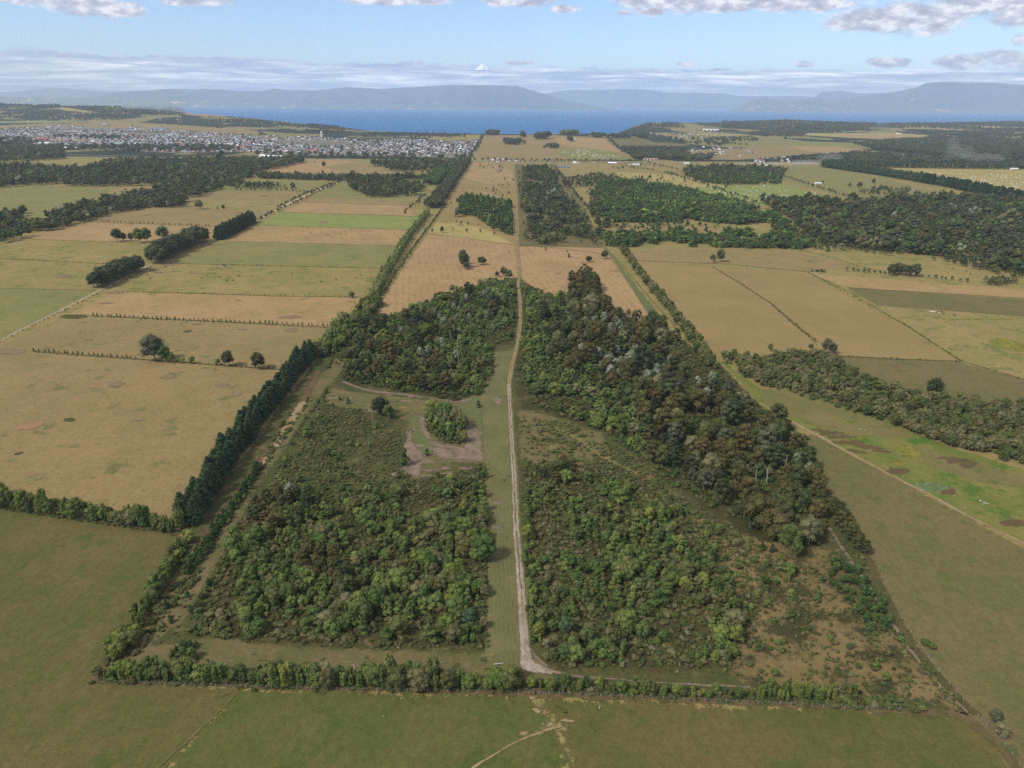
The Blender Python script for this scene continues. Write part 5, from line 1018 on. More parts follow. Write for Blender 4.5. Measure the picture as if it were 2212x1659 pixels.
mass('woodland', [(-200, 505), (0, 500), (120, 468), (220, 440), (330, 420), (400, 402), (500, 385), (530, 372), (560, 374), (510, 398), (400, 436), (250, 462), (110, 500), (0, 528), (-200, 560)], 11, (14, 20), 'broad', 'dark', 222, .95)
mass('woodland', [(320, 440), (400, 436), (402, 448), (322, 450)], 11, (15, 19), 'round', 'bush', 223, 1)
mass('woodland', [(-200, 480), (0, 470), (60, 458), (50, 480), (-200, 520)], 14, (15, 20), 'broad', 'dark', 224)
mass('woodland', [(1030, 365), (1070, 352), (1090, 360), (1085, 376), (1060, 372)], 30, (6, 10), 'round', 'dark', 225, .5)
mass('woodland', [(1000, 395), (1100, 395), (1110, 430), (1050, 425)], 34, (5, 9), 'round', 'bush', 226, .4)
mass('woodland', [(1220, 356), (1360, 358), (1440, 362), (1300, 372)], 22, (7, 13), 'round', 'dark', 227, .5, (160, .5))
mass('woodland', [(1850, 418), (1900, 408), (1965, 414), (1960, 422), (1900, 424)], 14, (9, 13), 'round', 'bush', 228)
for i, q in enumerate([[(1690, 380), (1750, 400), (1850, 432), (1880, 445)], [(1360, 362), (1440, 374), (1500, 392), (1560, 412), (1640, 440)], [(870, 462), (900, 440), (918, 422)], [(1200, 365), (1240, 415), (1290, 480), (1330, 538)], [(1400, 352), (1470, 368)],
                       [(1110, 350), (1250, 351), (1420, 356)], [(545, 482), (600, 456), (740, 392)], [(510, 412), (620, 412), (680, 418)], [(516, 348), (700, 352)]]):
    put('woodland', row(q, 14, 3, 240 + i), (4, 9), 'round', 'dark', '', '', 'woodland')
# ---- distant country (masses standing on the hills)
def farmass(poly, gap, seed, hr=(14, 22), keep=.9, noise=None, wide=1.5, leaf='dark'):
    mass('distant_woodland', poly, gap, hr, 'round', leaf, seed, keep, noise, wide)
for i, (pl, gp) in enumerate([
    ([(100, 296), (160, 292), (300, 300), (240, 303)], 60), ([(100, 319), (240, 316), (520, 318), (516, 328), (300, 329), (120, 326)], 34), ([(-80, 302), (60, 300), (100, 312), (-80, 318)], 40), ([(-200, 322), (130, 318), (140, 332), (-200, 340)], 24),
    ([(1145, 305), (1147, 306)], 20), ([(1340, 322), (1470, 322), (1500, 345), (1380, 345)], 19), ([(1470, 340), (1545, 336), (1530, 348), (1480, 347)], 22), ([(1430, 300), (1620, 296), (1640, 305), (1560, 316), (1480, 312)], 60),
    ([(1840, 312), (1960, 302), (2330, 304), (2330, 345), (2090, 344), (1960, 330), (1880, 322)], 24), ([(1700, 345), (1850, 332), (2000, 342), (2212, 350), (1900, 356), (1780, 355)], 26),
    ([(420, 268), (560, 262), (600, 266), (640, 272), (560, 276), (430, 272)], 45), ([(640, 276), (700, 272), (760, 284), (740, 290), (660, 287)], 45), ([(130, 232), (220, 232), (330, 240), (380, 250), (300, 250), (200, 244)], 42), ([(0, 226), (130, 228), (130, 234), (0, 232)], 42), ([(0, 244), (200, 246), (330, 252), (300, 262), (100, 258), (0, 256)], 48),
    ([(780, 288), (900, 290), (1010, 293), (1000, 298), (860, 299), (780, 296)], 50), ([(1350, 284), (1400, 268), (1460, 266), (1480, 276), (1440, 284)], 55), ([(1560, 262), (1700, 258), (1760, 262), (1900, 266), (1880, 284), (1700, 284), (1560, 278)], 46), ([(1900, 268), (2080, 264), (2330, 260), (2330, 300), (2100, 298), (1960, 286)], 52),
    ([(1620, 288), (1660, 286), (1740, 290), (1730, 296), (1640, 295)], 28), ([(560, 330), (800, 336), (1018, 340), (1016, 347), (700, 347), (516, 342)], 70)]):
    farmass(pl, gp, 300 + i, keep=.9, noise=(420, .44) if gp > 40 else None)
for i, q in enumerate([[(1045, 292), (1030, 315), (1015, 342)], [(1310, 296), (1330, 315), (1375, 345)], [(1000, 346), (1200, 348), (1400, 350)], [(1500, 305), (1620, 315)], [(0, 268), (200, 266)], [(200, 283), (400, 290)]]):
    put('distant_woodland', row(q, 26, 6, 330 + i), (8, 14), 'round', 'dark', '', '', 'woodland', 1.3)
for i, (x, y, n_, h_, lab) in enumerate([(1062, 292, 7, 34, 'dark tree in the clump on the crest at the left end of the hill'), (1108, 312, 9, 30, 'dark tree of the large clump on the brown hill slope'), (1130, 296, 3, 34, 'dark tree of the crest clump above the large one'), (1172, 300, 7, 38, 'dark tree of the tall twin clump on the hill crest'),
                                   (1193, 320, 5, 24, 'dark tree in the round clump low on the brown hill'), (1232, 306, 3, 26, 'dark tree by the small white hut on the hill'), (1230, 292, 8, 32, 'light green tree in the crest clump beside the mast'), (1290, 297, 7, 30, 'dark tree of the crest row right of the mast'), (1335, 298, 9, 26, 'dark tree of the slanting row right on the hill'), (1385, 298, 7, 26, 'dark tree of the row at the right end of the hill')]):
    c = g1(x, y); put('hill_tree', [c + np.array([random.gauss(0, .5) * n_ * 6, random.uniform(-40, 40)]) for _ in range(n_ * 3)], (h_ * .7, h_ * 1.25), 'round', 'dark' if i != 6 else 'hedge', lab, 'hill clump: ' + lab.split(' of ')[-1].split(' in ')[-1], wide=1.2)

# ---- instantiate
PALE = {'silvery_tree', 'dead_tree', 'hedge_tree'}
STUFFNAME = {'native_tree': 'native_woodland', 'young_tree': 'thicket', 'bush': 'scrub', 'belt_tree': 'bush_belt', 'hedge_tree': 'hedge', 'cypress_tree': 'conifer_belt'}
MASSONLY = {'undergrowth', 'woodland', 'plantation', 'dark_forest', 'distant_woodland', 'woodland_mass'}
LIM = 290
def merged(name, L, kind='stuff'):
    groups = {}
    for p in L:
        lod = 0 if (p['y'] < 360 and p['shape'] != 'bush' and name != 'undergrowth') else (1 if p['y'] < 950 else 2)
        groups.setdefault((p['shape'], lod, p['leaf']), []).append(p)
    leaves = sorted({k[2] for k in groups}); mats = [ML[l] for l in leaves] + [TRUNK]
    Vs, Fs, Ts, Hs, Ms = [], [], [], [], []; base = 0; rng = np.random.default_rng(5)
    for (shape, lod, leaf), PP in groups.items():
        pr = protos(shape, lod); idx = rng.integers(0, len(pr), len(PP))
        for k, (cr, tr) in enumerate(pr):
            S = [p for p, i in zip(PP, idx) if i == k]
            if not S: continue
            n = len(S); x = np.array([p['x'] for p in S]); y = np.array([p['y'] for p in S]); s_ = np.array([p['h'] for p in S]) / REFH[shape]; wd = s_ * np.array([p['wide'] for p in S])
            z = hgt(x, y) * (y > 3000); a = rng.random(n) * 6.283; ca, sa = np.cos(a), np.sin(a); hue = rng.random(n); tn = rng.uniform(.8, 1.2, n)
            for part, is_tr in ((cr, 0), (tr, 1)):
                if part is None or (is_tr and lod == 2): continue
                V, F, T, _ = part
                X = (V[None, :, 0] * ca[:, None] - V[None, :, 1] * sa[:, None]) * wd[:, None] + x[:, None]
                Y = (V[None, :, 0] * sa[:, None] + V[None, :, 1] * ca[:, None]) * wd[:, None] + y[:, None]
                Z = V[None, :, 2] * s_[:, None] + z[:, None]
                Vs.append(np.stack([X, Y, Z], -1).reshape(-1, 3)); Fs.append((F[None] + base + (np.arange(n) * len(V))[:, None, None]).reshape(-1, 3)); base += n * len(V)
                Ts.append((T[None] * tn[:, None]).ravel()); Hs.append(np.repeat(hue, len(F))); Ms.append(np.full(n * len(F), len(mats) - 1 if is_tr else leaves.index(leaf)))
    me = mk_mesh(name, np.concatenate(Vs), np.concatenate(Fs), mats, np.concatenate(Ms), np.concatenate(Ts), np.concatenate(Hs))
    link(name, me, kind='stuff')
    return len(me.polygons)
STATS = {}
for kind, L in KIND.items():
    if kind in MASSONLY:
        STATS[kind] = (len(L), merged(kind, L)); continue
    # what shows largest: height over distance, inside the frame
    fx, fy = toF(np.array([p['x'] for p in L]), np.array([p['y'] for p in L]), np.zeros(len(L)))
    for p, a, b_ in zip(L, fx, fy):
        vis = -60 < a < 2270 and b_ < 1760; p['vis'] = vis; p['size'] = p['h'] * p['wide'] / math.hypot(p['y'], CAMH) * (1 if vis else .01)
    L.sort(key=lambda p: -p['size'])
    near_, rest = L[:LIM], L[LIM:]
    if len(L) <= LIM: near_ = [p for p in L if p['vis']]; rest = []
    for p in near_:
        k = random.randrange(len(protos(p['shape'], 0))); cm, tm = proto_mesh(p['shape'], k, p['leaf'], kind in PALE)
        s_ = p['h'] / REFH[p['shape']]; z = float(hgt(p['x'], p['y'])) if p['y'] > 3000 else 0
        small = p['shape'] == 'bush' or p['y'] > 1500
        root = D.objects.new(kind, None) if not small else D.objects.new(kind, cm or tm); COL.objects.link(root)
        root.location = (p['x'], p['y'], z); root.rotation_euler = (0, 0, random.random() * 6.283); w_ = s_ * p['wide']; root.scale = (w_, w_, s_)
        root['label'] = p['label']; root['category'] = p['cat']
        if p['group']: root['group'] = p['group']
        if not small:
            if cm: link('crown' if p['shape'] != 'dead' else 'branches', cm, root)
            if tm: link('trunk', tm, root)
        elif tm and p['shape'] != 'bush': link('trunk', tm, root)
    if rest: STATS[kind] = (len(rest), merged(STUFFNAME.get(kind, kind + '_mass'), rest))

# ---------------------------------------------------------------- town and buildings
ROOFS = {'grey': lin(132, 134, 142), 'dark': lin(92, 94, 102), 'white': lin(225, 226, 228), 'red': lin(160, 78, 66), 'rust': lin(140, 96, 80), 'green': lin(110, 140, 124), 'blue': lin(86, 112, 160), 'pale': lin(172, 174, 180)}
RM = {k: plain('roof_' + k, v, .5, .4, 0, .08, .3) for k, v in ROOFS.items()}
WALLS = {'cream': lin(214, 204, 184), 'whitewash': lin(226, 226, 222), 'ochre': lin(190, 164, 120), 'slate': lin(172, 170, 164), 'brick': lin(168, 110, 84)}
WM = {k: plain('wall_' + k, v, .8, .2, 0, .08, .3) for k, v in WALLS.items()}
DARKGLASS = plain('dark_window', (.03, .035, .04), .3, .5)
def house_raw(w, l, h, rh, hip=0, win=True):
    r = Raw(); a, b = w / 2, l / 2
    V = [(-a, -b, -1), (a, -b, -1), (a, b, -1), (-a, b, -1), (-a, -b, h), (a, -b, h), (a, b, h), (-a, b, h), (0, -b, h + rh), (0, b, h + rh)]
    r.add(V, [(0, 1, 5), (0, 5, 4), (1, 2, 6), (1, 6, 5), (2, 3, 7), (2, 7, 6), (3, 0, 4), (3, 4, 7), (4, 5, 8), (6, 7, 9)], 1, 0)
    e = .5; q = hip * l
    V = [(-a - e, -b - e, h - .25), (a + e, -b - e, h - .25), (a + e, b + e, h - .25), (-a - e, b + e, h - .25), (0, -b - e + q, h + rh + .25), (0, b + e - q, h + rh + .25)]
    r.add(V, [(0, 4, 5), (0, 5, 3), (1, 2, 5), (1, 5, 4), (0, 1, 4), (2, 3, 5)], 1, 1)
    if win:
        for sx_ in (-1, 1):
            for k in (-.28, .05, .33):
                x = sx_ * (a + .06); y = k * l
                r.add([(x, y - .6, 1), (x, y + .6, 1), (x, y + .6, 2.2), (x, y - .6, 2.2)], [(0, 1, 2), (0, 2, 3)], 1, 2)
        for sy_ in (-1, 1):
            y = sy_ * (b + .06); r.add([(-.5, y, 0), (.5, y, 0), (.5, y, 2.1), (-.5, y, 2.1)], [(0, 1, 2), (0, 2, 3)], 1, 2)
    return r
HV = [(house_raw(8, 11, 3, 2.2), 1), (house_raw(9, 9, 5.2, 1.8, .25), 1), (house_raw(7, 9, 2.8, 2.6), 1), (house_raw(10, 15, 3.4, 2.0, .2), 1)]
town = [p for m_, p in FARF if m_ == 'town'][0]
TP = []
Wt = G([p[0] for p in town], [p[1] for p in town]); rng = np.random.default_rng(3)
for i_, (gx, gy, ang, xa, xb) in enumerate([(17, 27, .12, -9e9, -620), (15, 25, .02, -620, 9e9)]):
    ca, sa = math.cos(ang), math.sin(ang); I, J = np.meshgrid(np.arange(-280, 280), np.arange(-190, 190))
    u = I * gx + (I // 9) * 9.0; v = J * gy + (J // 2) * 9.0 + 5200
    u = u + rng.normal(0, 1.2, u.shape); v = v + rng.normal(0, 1.5, v.shape)
    x = (u * ca - (v - 5200) * sa).ravel() - 1500; y = (u * sa + (v - 5200) * ca).ravel() + 5200
    m_ = inpoly(x, y, Wt) & (fbm(x / 260, y / 260, 3, 77) > .40) & (rng.random(x.shape) < .86) & (x > xa) & (x <= xb)
    TP += [(a, b, ang) for a, b in zip(x[m_], y[m_])]
for poly, n in [([(1470, 325), (1560, 312), (1640, 330), (1560, 348)], 42), ([(1400, 288), (1560, 286), (1560, 300), (1420, 300)], 46), ([(1622, 340), (1700, 336), (1720, 352), (1630, 352)], 16), ([(1050, 344), (1120, 344), (1120, 350), (1050, 350)], 12), ([(0, 262), (600, 262), (700, 284), (0, 272)], 40), ([(1600, 280), (2100, 280), (2100, 294), (1600, 294)], 26), ([(520, 262), (700, 270), (740, 284), (600, 284)], 26)]:
    P = scatter(poly, 40, .9, None, 500 + n); idx = rng.permutation(len(P))[:n]
    TP += [(p[0], p[1], rng.uniform(0, 3.1)) for p in P[idx]]
TP = np.array(TP); tf = toF(TP[:, 0], TP[:, 1], hgt(TP[:, 0], TP[:, 1])); vis = (tf[0] > -20) & (tf[0] < 2230); TP = TP[vis]; tfx = tf[0][vis]
order = np.argsort(np.hypot(TP[:, 0], TP[:, 1])); TP = TP[order]; tfx = tfx[order]
cols = list(ROOFS); cw = np.array([.34, .17, .14, .05, .07, .03, .02, .18]); walls = list(WALLS)
RC = rng.choice(len(cols), len(TP), p=cw / cw.sum()); WC = rng.choice(len(walls), len(TP)); HC = rng.choice(len(HV), len(TP))
HM = {}
def house_mesh(k, rc, wc):
    key = (k, rc, wc)
    if key not in HM:
        V, F, T, Mi = HV[k][0].get(); HM[key] = mk_mesh('house', V, F, [WM[walls[wc]], RM[cols[rc]], DARKGLASS], Mi)
    return HM[key]
NAMECOL = {'grey': 'grey', 'dark': 'dark grey', 'white': 'white', 'red': 'red', 'rust': 'rusty', 'green': 'pale green', 'blue': 'blue', 'pale': 'pale metal'}
for i in range(min(290, len(TP))):
    x, y, a = TP[i]; z = float(hgt(x, y)); rc = NAMECOL[cols[RC[i]]]; px_ = tfx[i]
    area = 'in the near rows of the town, left part' if px_ < 400 else 'in the near rows of the town, middle part' if px_ < 760 else 'in the near rows of the town, right part' if px_ < 1045 else 'beside the highway at the track end' if px_ < 1200 else 'scattered in the country on the right'
    o = link('house', house_mesh(HC[i], RC[i], WC[i])); o.location = (x, y, z); o.rotation_euler = (0, 0, a + (math.pi / 2 if random.random() < .3 else 0))
    o['label'] = f'small {rc}-roofed house {area}'; o['category'] = 'house'; o['group'] = f'{rc}-roofed houses {area}'
def merge_houses(idx):
    Vs, Fs, Ms = [], [], []; base = 0; mats = [WM[w] for w in walls] + [RM[c] for c in cols] + [DARKGLASS]
    for k, (r_, _) in enumerate(HV):
        V, F, T, Mi = house_raw(*[(8, 11, 3, 2.2), (9, 9, 5.2, 1.8, .25), (7, 9, 2.8, 2.6), (10, 15, 3.4, 2.0, .2)][k], win=False).get()
        S = idx[HC[idx] == k]; n = len(S); x, y = TP[S, 0], TP[S, 1]; a = TP[S, 2] + (rng.random(n) < .3) * 1.5708; s_ = rng.uniform(.85, 1.25, n)
        z = hgt(x, y); X = (V[None, :, 0] * np.cos(a)[:, None] - V[None, :, 1] * np.sin(a)[:, None]) * s_[:, None] + x[:, None]
        Y = (V[None, :, 0] * np.sin(a)[:, None] + V[None, :, 1] * np.cos(a)[:, None]) * s_[:, None] + y[:, None]; Z = V[None, :, 2] * s_[:, None] + z[:, None]
        Vs.append(np.stack([X, Y, Z], -1).reshape(-1, 3)); Fs.append((F[None] + base + (np.arange(n) * len(V))[:, None, None]).reshape(-1, 3)); base += n * len(V)
        Ms.append(np.where(Mi[None] == 0, WC[S][:, None], len(walls) + RC[S][:, None]).ravel())
    link('town_houses', mk_mesh('town_houses', np.concatenate(Vs), np.concatenate(Fs), mats, np.concatenate(Ms)), kind='stuff')
merge_houses(np.arange(290, len(TP)))
# trees among the houses
TT = TP[rng.permutation(len(TP))[:2600]]; KT = [dict(x=a + 8, y=b + 9, h=random.uniform(6, 13), shape='round', leaf='dark', wide=1.3) for a, b, _ in TT]
merged('town_trees', KT)

def shed(x, y, w, l, h, roof, wall, rot, label, name='warehouse', cat='building', bays=4):
    """long building: walls, gabled roof, doors and window bands as parts"""
    c = g1(x, y); z = float(hgt(*c)) if c[1] > 3000 else 0; root = D.objects.new(name, None); COL.objects.link(root)
    root.location = (c[0], c[1], z); root.rotation_euler = (0, 0, rot); root['label'] = label; root['category'] = cat
    V, F, T, Mi = house_raw(w, l, h, w * .14, win=False).get()
    link('wall', mk_mesh('wall', V, F[Mi == 0], [WM[wall]]), root); link('roof', mk_mesh('roof', V, F[Mi == 1], [RM[roof]]), root)
    for k in range(bays):
        yy = -l / 2 + (k + .5) * l / bays; r_ = Raw(); xx = -(w / 2 + .1)
        r_.add([(xx, yy - l / bays * .3, .2), (xx, yy + l / bays * .3, .2), (xx, yy + l / bays * .3, h * .7), (xx, yy - l / bays * .3, h * .7)], [(0, 1, 2), (0, 2, 3)])
        V, F, T, Mi = r_.get(); link('door', mk_mesh('door', V, F, [DARKGLASS]), root)
for a in [(149, 323, 22, 130, 9, 'white', 'slate', 1.5, 'long white-roofed shed at the near left of the town'), (91, 304, 40, 70, 8, 'red', 'brick', 1.5, 'wide shed with a bright red roof left in the town'), (60, 306, 40, 90, 8, 'dark', 'slate', 1.5, 'dark-roofed shed left of the red-roofed one'),
          (135, 306, 45, 100, 8, 'rust', 'slate', 1.5, 'rusty-roofed shed right of the red-roofed one'), (97, 312, 24, 60, 7, 'white', 'whitewash', 1.5, 'low white shed in front of the red-roofed one'), (408, 318, 30, 80, 8, 'rust', 'brick', 1.5, 'brick-orange shed at the middle front of the town'),
          (357, 317, 30, 70, 7, 'blue', 'slate', 1.5, 'blue-roofed shed left of the brick-orange one'), (477, 322, 30, 80, 7, 'blue', 'whitewash', 1.5, 'blue and white shed right of the brick-orange one'), (676, 329, 24, 60, 7, 'red', 'whitewash', 1.5, 'bright red roof at the front of the town centre'), (520, 320, 26, 70, 7, 'red', 'cream', 1.5, 'red-roofed shed right of the blue and white one'),
          (255, 312, 40, 80, 8, 'green', 'whitewash', 1.5, 'pale green-roofed hall in the left half of the town'), (345, 281, 40, 130, 10, 'blue', 'slate', 1.5, 'long blue-grey hall at the back of the town'), (227, 272, 30, 40, 12, 'pale', 'slate', 1.5, 'pale cubic hall at the far left back of the town'),
          (567, 340, 30, 36, 8, 'white', 'whitewash', .3, 'white shed behind the dark tree belt, left one'), (593, 342, 34, 110, 7, 'white', 'whitewash', 1.5, 'long white greenhouse behind the dark tree belt'), (860, 355, 18, 26, 8, 'white', 'whitewash', .4, 'white house-like shed left of the blue-ended hall'),
          (885, 352, 24, 60, 8, 'white', 'slate', 1.45, 'white hall beside the blue dome below the town'), (835, 351, 16, 34, 5, 'white', 'cream', 1.5, 'low white shed on the meadow below the town'), (1243, 354, 16, 22, 7, 'white', 'whitewash', .5, 'white house just below the highway, right of the track'), (1218, 362, 14, 44, 4, 'blue', 'slate', 1.5, 'low blue-white roof below the highway'),
          (1323, 355, 18, 34, 6, 'white', 'slate', 1.2, 'white-roofed farm shed beside dark trees by the highway'), (1370, 357, 12, 40, 4, 'white', 'whitewash', 1.5, 'long white shed by the dark round trees'), (1483, 355, 14, 20, 5, 'white', 'whitewash', 1.5, 'white barn left of the dark tree by the highway'), (1405, 346, 18, 60, 6, 'rust', 'cream', 1.5, 'beige shed beyond the highway'),
          (1767, 398, 9, 20, 4, 'white', 'whitewash', 1.5, 'white barn alone in the far meadow'), (2074, 394, 9, 16, 4, 'white', 'cream', 1.5, 'white barn among the bales on the yellow field'), (1640, 348, 14, 26, 5, 'red', 'whitewash', 1.5, 'house with red and white roof near the dust cloud'), (1657, 429 - 70, 10, 16, 4, 'white', 'whitewash', 1.5, 'small white hut in the far green field'),
          (2190, 367, 14, 26, 5, 'white', 'cream', 1.5, 'white shed at the foot of the straight conifer belt'), (1941, 290, 20, 40, 6, 'white', 'whitewash', 1.5, 'white farm building on the far right slope'), (1535, 283, 26, 130, 12, 'white', 'whitewash', 1.5, 'row of white blocks on the right-hand shore'), (1240, 301, 10, 16, 4, 'white', 'whitewash', 1.5, 'small white hut by the trees on the brown hill')]:
    shed(*a)
# water tower, blue dome
def lathe(r, prof, seg=18, mi=0):
    V = [(q[0] * math.cos(j / seg * 6.2832), q[0] * math.sin(j / seg * 6.2832), q[1]) for q in prof for j in range(seg)]
    F = []
    for i in range(len(prof) - 1):
        for j in range(seg):
            a, b, c, d = i * seg + j, i * seg + (j + 1) % seg, (i + 1) * seg + (j + 1) % seg, (i + 1) * seg + j; F += [(a, b, c), (a, c, d)]
    r.add(V, F, 1, mi)
def lone(name, x, y, label, cat):
    c = g1(x, y); z = float(hgt(*c)) if c[1] > 3000 else 0; o = D.objects.new(name, None); COL.objects.link(o); o.location = (c[0], c[1], z); o['label'] = label; o['category'] = cat; return o
wt = lone('water_tower', 695, 296, 'white cylindrical water tower above the town', 'water tower')
r = Raw(); lathe(r, [(5, -1), (5, 24)]); V, F, _, _ = r.get(); link('shaft', mk_mesh('shaft', V, F, [WM['whitewash']]), wt)
r = Raw(); lathe(r, [(5.0, 24), (6.6, 26), (6.6, 34), (0.01, 36)]); V, F, _, _ = r.get(); link('tank', mk_mesh('tank', V, F, [WM['whitewash']]), wt)
bd = lone('storage_dome', 899, 351, 'bright blue dome at the end of the white hall', 'storage dome')
r = Raw(); lathe(r, [(9, -1), (9, 5), (8.2, 9), (6, 12), (3, 14), (.01, 14.6)]); V, F, _, _ = r.get(); link('shell', mk_mesh('shell', V, F, [plain('blue_dome_cover', lin(60, 110, 190), .5)]), bd)
r = Raw(); lathe(r, [(9.1, -1), (9.1, 1)]); V, F, _, _ = r.get(); link('base_ring', mk_mesh('base_ring', V, F, [WM['whitewash']]), bd)
RED = plain('mast_red', lin(190, 70, 60), .5); WHT = plain('mast_white', lin(232, 232, 232), .5)
def mast(x, y, H, wb, label):
    o = lone('radio_mast', x, y, label, 'radio mast'); n = 7
    for s_ in range(n):
        r = Raw(); z0, z1 = H * s_ / n, H * (s_ + 1) / n; w0, w1 = wb * (1 - .8 * s_ / n), wb * (1 - .8 * (s_ + 1) / n); th = .32 * H / 60
        for k in range(3):
            a = k * 2.0944; b = a + 2.0944; p = lambda w, q, z: (w * math.cos(q), w * math.sin(q), z)
            r.tube([p(w0, a, z0), p(w1, a, z1)], [th, th], 4); zm = (z0 + z1) / 2; wm = (w0 + w1) / 2
            for (c_, d_) in ((p(w0, a, z0), p(wm, b, zm)), (p(wm, b, zm), p(w1, a, z1)), (p(wm, a, zm), p(wm, b, zm)), (p(w1, a, z1), p(w1, b, z1))): r.tube([c_, d_], [th * .55] * 2, 3)
        V, F, _, _ = r.get(); link('section', mk_mesh('section', V, F, [RED if s_ % 2 == 0 else WHT]), o)
    r = Raw(); r.tube([(0, 0, H), (0, 0, H * 1.12)], [.15, .08], 4)
    for k in range(3): r.tube([(wb * .3 * math.cos(k * 2.1), wb * .3 * math.sin(k * 2.1), H * .9), (wb * .3 * math.cos(k * 2.1), wb * .3 * math.sin(k * 2.1), H * .96)], [.7, .7], 8)
    V, F, _, _ = r.get(); link('antenna', mk_mesh('antenna', V, F, [WHT]), o)
mast(347, 263, 105, 9, 'tallest red and white lattice mast left above the town'); mast(386, 267, 60, 8, 'left of two stout masts side by side above the town'); mast(392, 267, 66, 8, 'right of two stout masts side by side above the town')
mast(1199, 296, 44, 3.2, 'thin red and white mast on the brown hill crest'); mast(930, 294, 44, 3.2, 'thin mast among trees at the lake edge of the town'); mast(2029, 267, 95, 8, 'red and white mast on the right-hand ridge'); mast(2018, 268, 48, 5, 'shorter mast left of the right-hand ridge mast')

# ---------------------------------------------------------------- cattle, bales, vehicles, stones, fences
COWM = {'black': plain('black_hide', (.018, .016, .015), .7, .2), 'brown': plain('brown_hide', lin(104, 58, 40), .7, .2), 'white': plain('white_hide', lin(205, 200, 190), .7, .2)}
def cow_mesh(mat, graze):
    r = Raw(); k = 12
    prof = [(-1.05, 1.12, .05, .08), (-.98, 1.05, .3, .3), (-.7, 1.02, .36, .40), (-.2, .98, .40, .44), (.3, .98, .38, .44), (.7, 1.06, .33, .40), (.95, 1.15, .22, .3)]
    hd = [(1.2, 1.0, .16, .2), (1.4, .7, .13, .16), (1.5, .45, .14, .15), (1.62, .2, .09, .09), (1.68, .12, .02, .02)] if graze else [(1.2, 1.32, .17, .22), (1.42, 1.5, .15, .17), (1.62, 1.48, .14, .15), (1.88, 1.32, .09, .09), (1.94, 1.3, .02, .02)]
    P = prof + hd; V = [(x, w * math.cos(j / k * 6.283), z + h_ * math.sin(j / k * 6.283)) for x, z, w, h_ in P for j in range(k)]; F = []
    for i in range(len(P) - 1):
        for j in range(k):
            a, b, c, d = i * k + j, i * k + (j + 1) % k, (i + 1) * k + (j + 1) % k, (i + 1) * k + j; F += [(a, d, c), (a, c, b)]
    r.add(V, F)
    for x, y in ((.62, .2), (.66, -.2)): r.tube([(x, y, .95), (x + .02, y, .52), (x - .02, y, .06), (x + .03, y, 0)], [.14, .075, .06, .08], 6)
    for x, y in ((-.78, .2), (-.72, -.2)): r.tube([(x + .1, y, 1.0), (x + .14, y, .72), (x - .1, y, .45), (x - .04, y, .06), (x, y, 0)], [.2, .13, .08, .06, .08], 6)
    hx, hz = (1.36, .78) if graze else (1.46, 1.56)
    for sgn in (-1, 1): r.tube([(hx, sgn * .12, hz), (hx - .05, sgn * .32, hz + .02)], [.06, .02], 4)
    r.tube([(-1.04, 0, 1.25), (-1.16, 0, .95), (-1.14, 0, .5)], [.04, .03, .05], 4)
    V, F, _, _ = r.get(); return mk_mesh('cow', V, F, [mat], smooth_=True)
CM = {(c, g_): cow_mesh(COWM[c], g_) for c in COWM for g_ in (0, 1)}
def cows(pts, cols_, label, group):
    for (x, y) in pts:
        c = g1(x, y); cc = random.choice(cols_); o = link('cow', CM[(cc, random.randint(0, 1))]); o.location = (*c, .0 + .02 + .008 * NSHEET[0] * 0); o.location.z = .35
        o.rotation_euler = (0, 0, random.random() * 6.28); s_ = random.uniform(1.0, 1.2); o.scale = (s_,) * 3
        names = {'black': 'black', 'brown': 'brown', 'white': 'white'}; o['label'] = f'{names[cc]} cow {label}'; o['category'] = 'cow'; o['group'] = f'{names[cc]} cows {group}'
z5 = lambda L: [(a / 3, 413 + b / 3) for a, b in L]
cows(z5([(1075, 495), (1120, 507), (1243, 527), (1392, 537), (1450, 480), (1460, 492), (1485, 560), (1512, 583), (1472, 585), (1555, 530), (1550, 555), (1630, 550), (1427, 562), (1345, 555), (1307, 568), (975, 571), (955, 548), (920, 545), (1013, 533), (1040, 533), (1890, 537), (1697, 480), (1665, 480), (1408, 503), (2083, 592), (2180, 578), (1456, 485), (1541, 552)]), ['black'] * 7 + ['brown'], 'grazing the wide dry field beside the farm lane', 'of the wide dry field by the lane')
cows(z5([(1960, 238), (1997, 235), (1934, 260), (1962, 262), (1990, 248), (2035, 243), (2080, 268), (2130, 290), (2165, 265), (2178, 270), (2205, 275), (2148, 300), (2115, 285), (2014, 275), (2075, 232)]) + [(745, 502), (757, 497), (798, 499), (853, 505), (858, 510), (746, 507)], ['black'] * 6 + ['brown'], 'in the tan field below the bright green one', 'of the tan field below the bright green one')
cows([(778, 596), (770, 601), (762, 559), (1475 + 1752 / 3, 413 + 507 / 3), (1475 + 1836 / 3, 413 + 522 / 3), (1475 + 1862 / 3, 413 + 540 / 3)], ['black'], 'alone near a field edge', 'alone near field edges')
cows([(1475 + a / 3, 413 + b / 3) for a, b in [(1608, 788), (1622, 791), (1652, 790), (1660, 797), (1675, 788), (1690, 800), (1760, 810), (1630, 788)]], ['black', 'white', 'brown'], 'in the small herd on the right-hand olive field', 'of the herd on the right-hand field')
BALE = [plain('white_bale_wrap', lin(214, 218, 218), .4, .4, 0, .05), plain('yellowish_bale_wrap', lin(210, 212, 150), .4, .4, 0, .05), plain('pale_green_bale_wrap', lin(180, 210, 180), .4, .4, 0, .05)]
